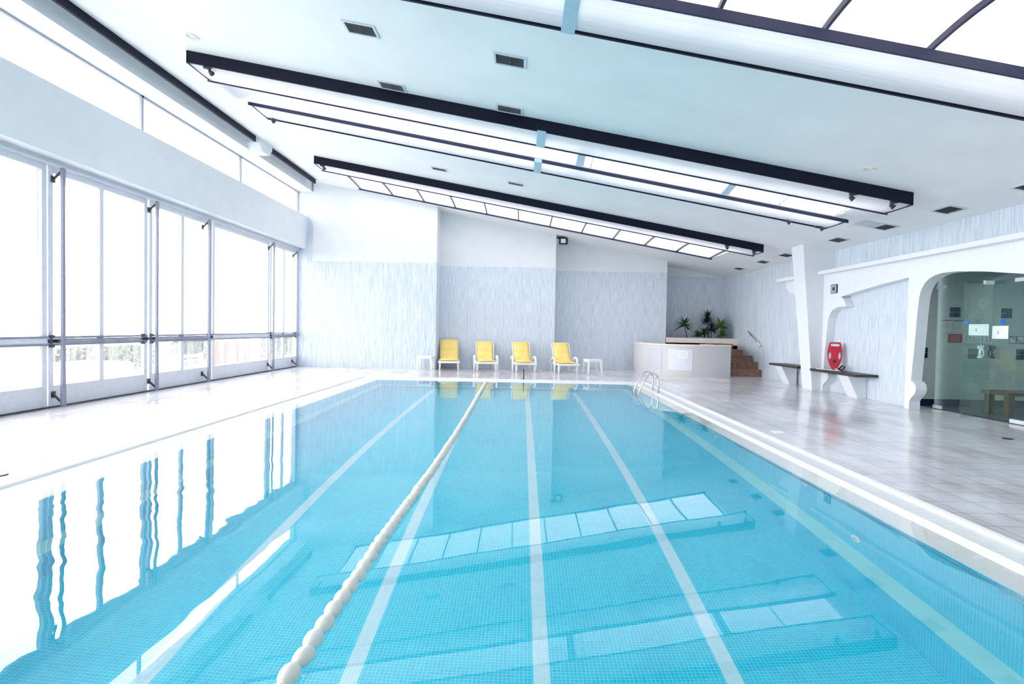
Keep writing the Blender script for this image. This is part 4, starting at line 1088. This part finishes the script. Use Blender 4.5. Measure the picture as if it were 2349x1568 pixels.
# ------------------------------------------------------------------ outside the windows
struct('ground', MB().quad((-60, -30, -.6), (-7.46, -30, -.6), (-7.46, 60, -.6), (-60, 60, -.6)), M['terrace'], 'bright terrace outside the windows', 'terrace')
def hedge(x, y, z, sx, sy, label):
    m = MB(); rnd = random.Random(int(y * 10))
    for i in range(1500):
        c = Vector((x + rnd.uniform(-sx, sx), y + rnd.uniform(-sy, sy), -.55 + (z + .55) * rnd.random() ** .6)); a = rnd.uniform(0, 6.28); e = rnd.uniform(-1, 1); r_ = .11
        d1 = Vector((math.cos(a), math.sin(a), e)).normalized() * r_; d2 = d1.cross(Vector((rnd.random(), rnd.random(), 1))).normalized() * r_ * .5
        m.quad(c - d1, c + d2, c + d1, c - d2)
    tag(m.build('hedge', M['ext_green']), label, 'hedge')
hedge(-15.0, 19.7, .42, .5, 2.2, 'pale misty green hedge seen through the nearest glazed door')
hedge(-15.0, 24.9, .66, .5, .7, 'pale misty green bush seen through the second glazed door')
hedge(-13.0, 29.6, .7, .5, 1.4, 'pale misty bush seen through the last glazed door')
tag(MB().box(-12.2, -10.8, 12.8, 15.3, -.6, .25).build('outdoor_sofa', M['ext_white'], bevel=.1), 'blurred white block outside, in front of the hedge', 'outdoor seat')
tag(MB().box(-13.6, -12.6, 23.9, 25.6, -.6, .6).build('outdoor_screen', M['ext_red'], bevel=.1), 'blurred reddish shape outside the wide fixed window', 'outdoor furniture')
tb_ = thing('slatted_bench', 'white slatted bench outside the second glazed door', 'bench', (-10.2, 17.0, -.6))
for i in range(4): MB().box(-.2, -.16, -.8, .8, .4 + i * .15, .5 + i * .15).build('slat', M['ext_white'], tb_, True)
for y in (-.7, .7): MB().box(-.16, -.1, y - .05, y + .05, 0, .98).build('leg', M['ext_white'], tb_, True)

# ------------------------------------------------------------------ light
SKY_LOW, SKY_HIGH = 4.0, 14.0
wd = bpy.data.worlds.new('overcast'); S.world = wd; wd.use_nodes = True
# hazy bright sky: strongest low over the north-west, where the sun stands behind thin cloud, dimmer overhead and behind the camera
wn_ = wd.node_tree; bg = wn_.nodes['Background']; bg.inputs[0].default_value = (1.0, .985, .965, 1)
tc_ = wn_.nodes.new('ShaderNodeTexCoord')
dt = wn_.nodes.new('ShaderNodeVectorMath'); dt.operation = 'DOT_PRODUCT'; dt.inputs[1].default_value = Vector((-.75, .64, .12)).normalized()
wn_.links.new(tc_.outputs['Generated'], dt.inputs[0])
mr_ = wn_.nodes.new('ShaderNodeMapRange'); mr_.interpolation_type = 'SMOOTHSTEP'
setin(mr_, From_Min=-.25, From_Max=.85, To_Min=SKY_LOW, To_Max=SKY_HIGH)
wn_.links.new(dt.outputs['Value'], mr_.inputs[0]); wn_.links.new(mr_.outputs[0], bg.inputs[1])
wd.cycles.sampling_method = 'MANUAL'; wd.cycles.sample_map_resolution = 64

# ------------------------------------------------------------------ camera
cam = bpy.data.cameras.new('camera'); co_ = link(bpy.data.objects.new('camera', cam)); S.camera = co_
cam.sensor_fit = 'HORIZONTAL'; cam.sensor_width = 36.0; cam.lens = 1270.0 / 2349 * 36.0; cam.clip_start = .05; cam.clip_end = 200
pitch, yaw, roll = map(math.radians, (-1.393, -.961, 1.063))
fw = Vector((math.sin(yaw) * math.cos(pitch), math.cos(yaw) * math.cos(pitch), math.sin(pitch)))
ri = Vector((math.cos(yaw), -math.sin(yaw), 0)); up = ri.cross(fw)
r2 = ri * math.cos(roll) + up * math.sin(roll); u2 = up * math.cos(roll) - ri * math.sin(roll)
co_.matrix_world = Matrix(((r2.x, u2.x, -fw.x, 0), (r2.y, u2.y, -fw.y, 0), (r2.z, u2.z, -fw.z, 1.35), (0, 0, 0, 1)))

# ------------------------------------------------------------------ colour management, sampling behaviour
vs_ = S.view_settings; vs_.view_transform = 'Standard'; vs_.look = 'None'; vs_.gamma = 1.0; vs_.use_curve_mapping = False; vs_.exposure = -0.28
S.display_settings.display_device = 'sRGB'
cy = S.cycles
cy.max_bounces = 14; cy.diffuse_bounces = 6; cy.glossy_bounces = 6; cy.transmission_bounces = 10; cy.transparent_max_bounces = 16
cy.caustics_refractive = True; cy.caustics_reflective = True; cy.blur_glossy = .5; cy.sample_clamp_indirect = 25.0
cy.use_denoising = True
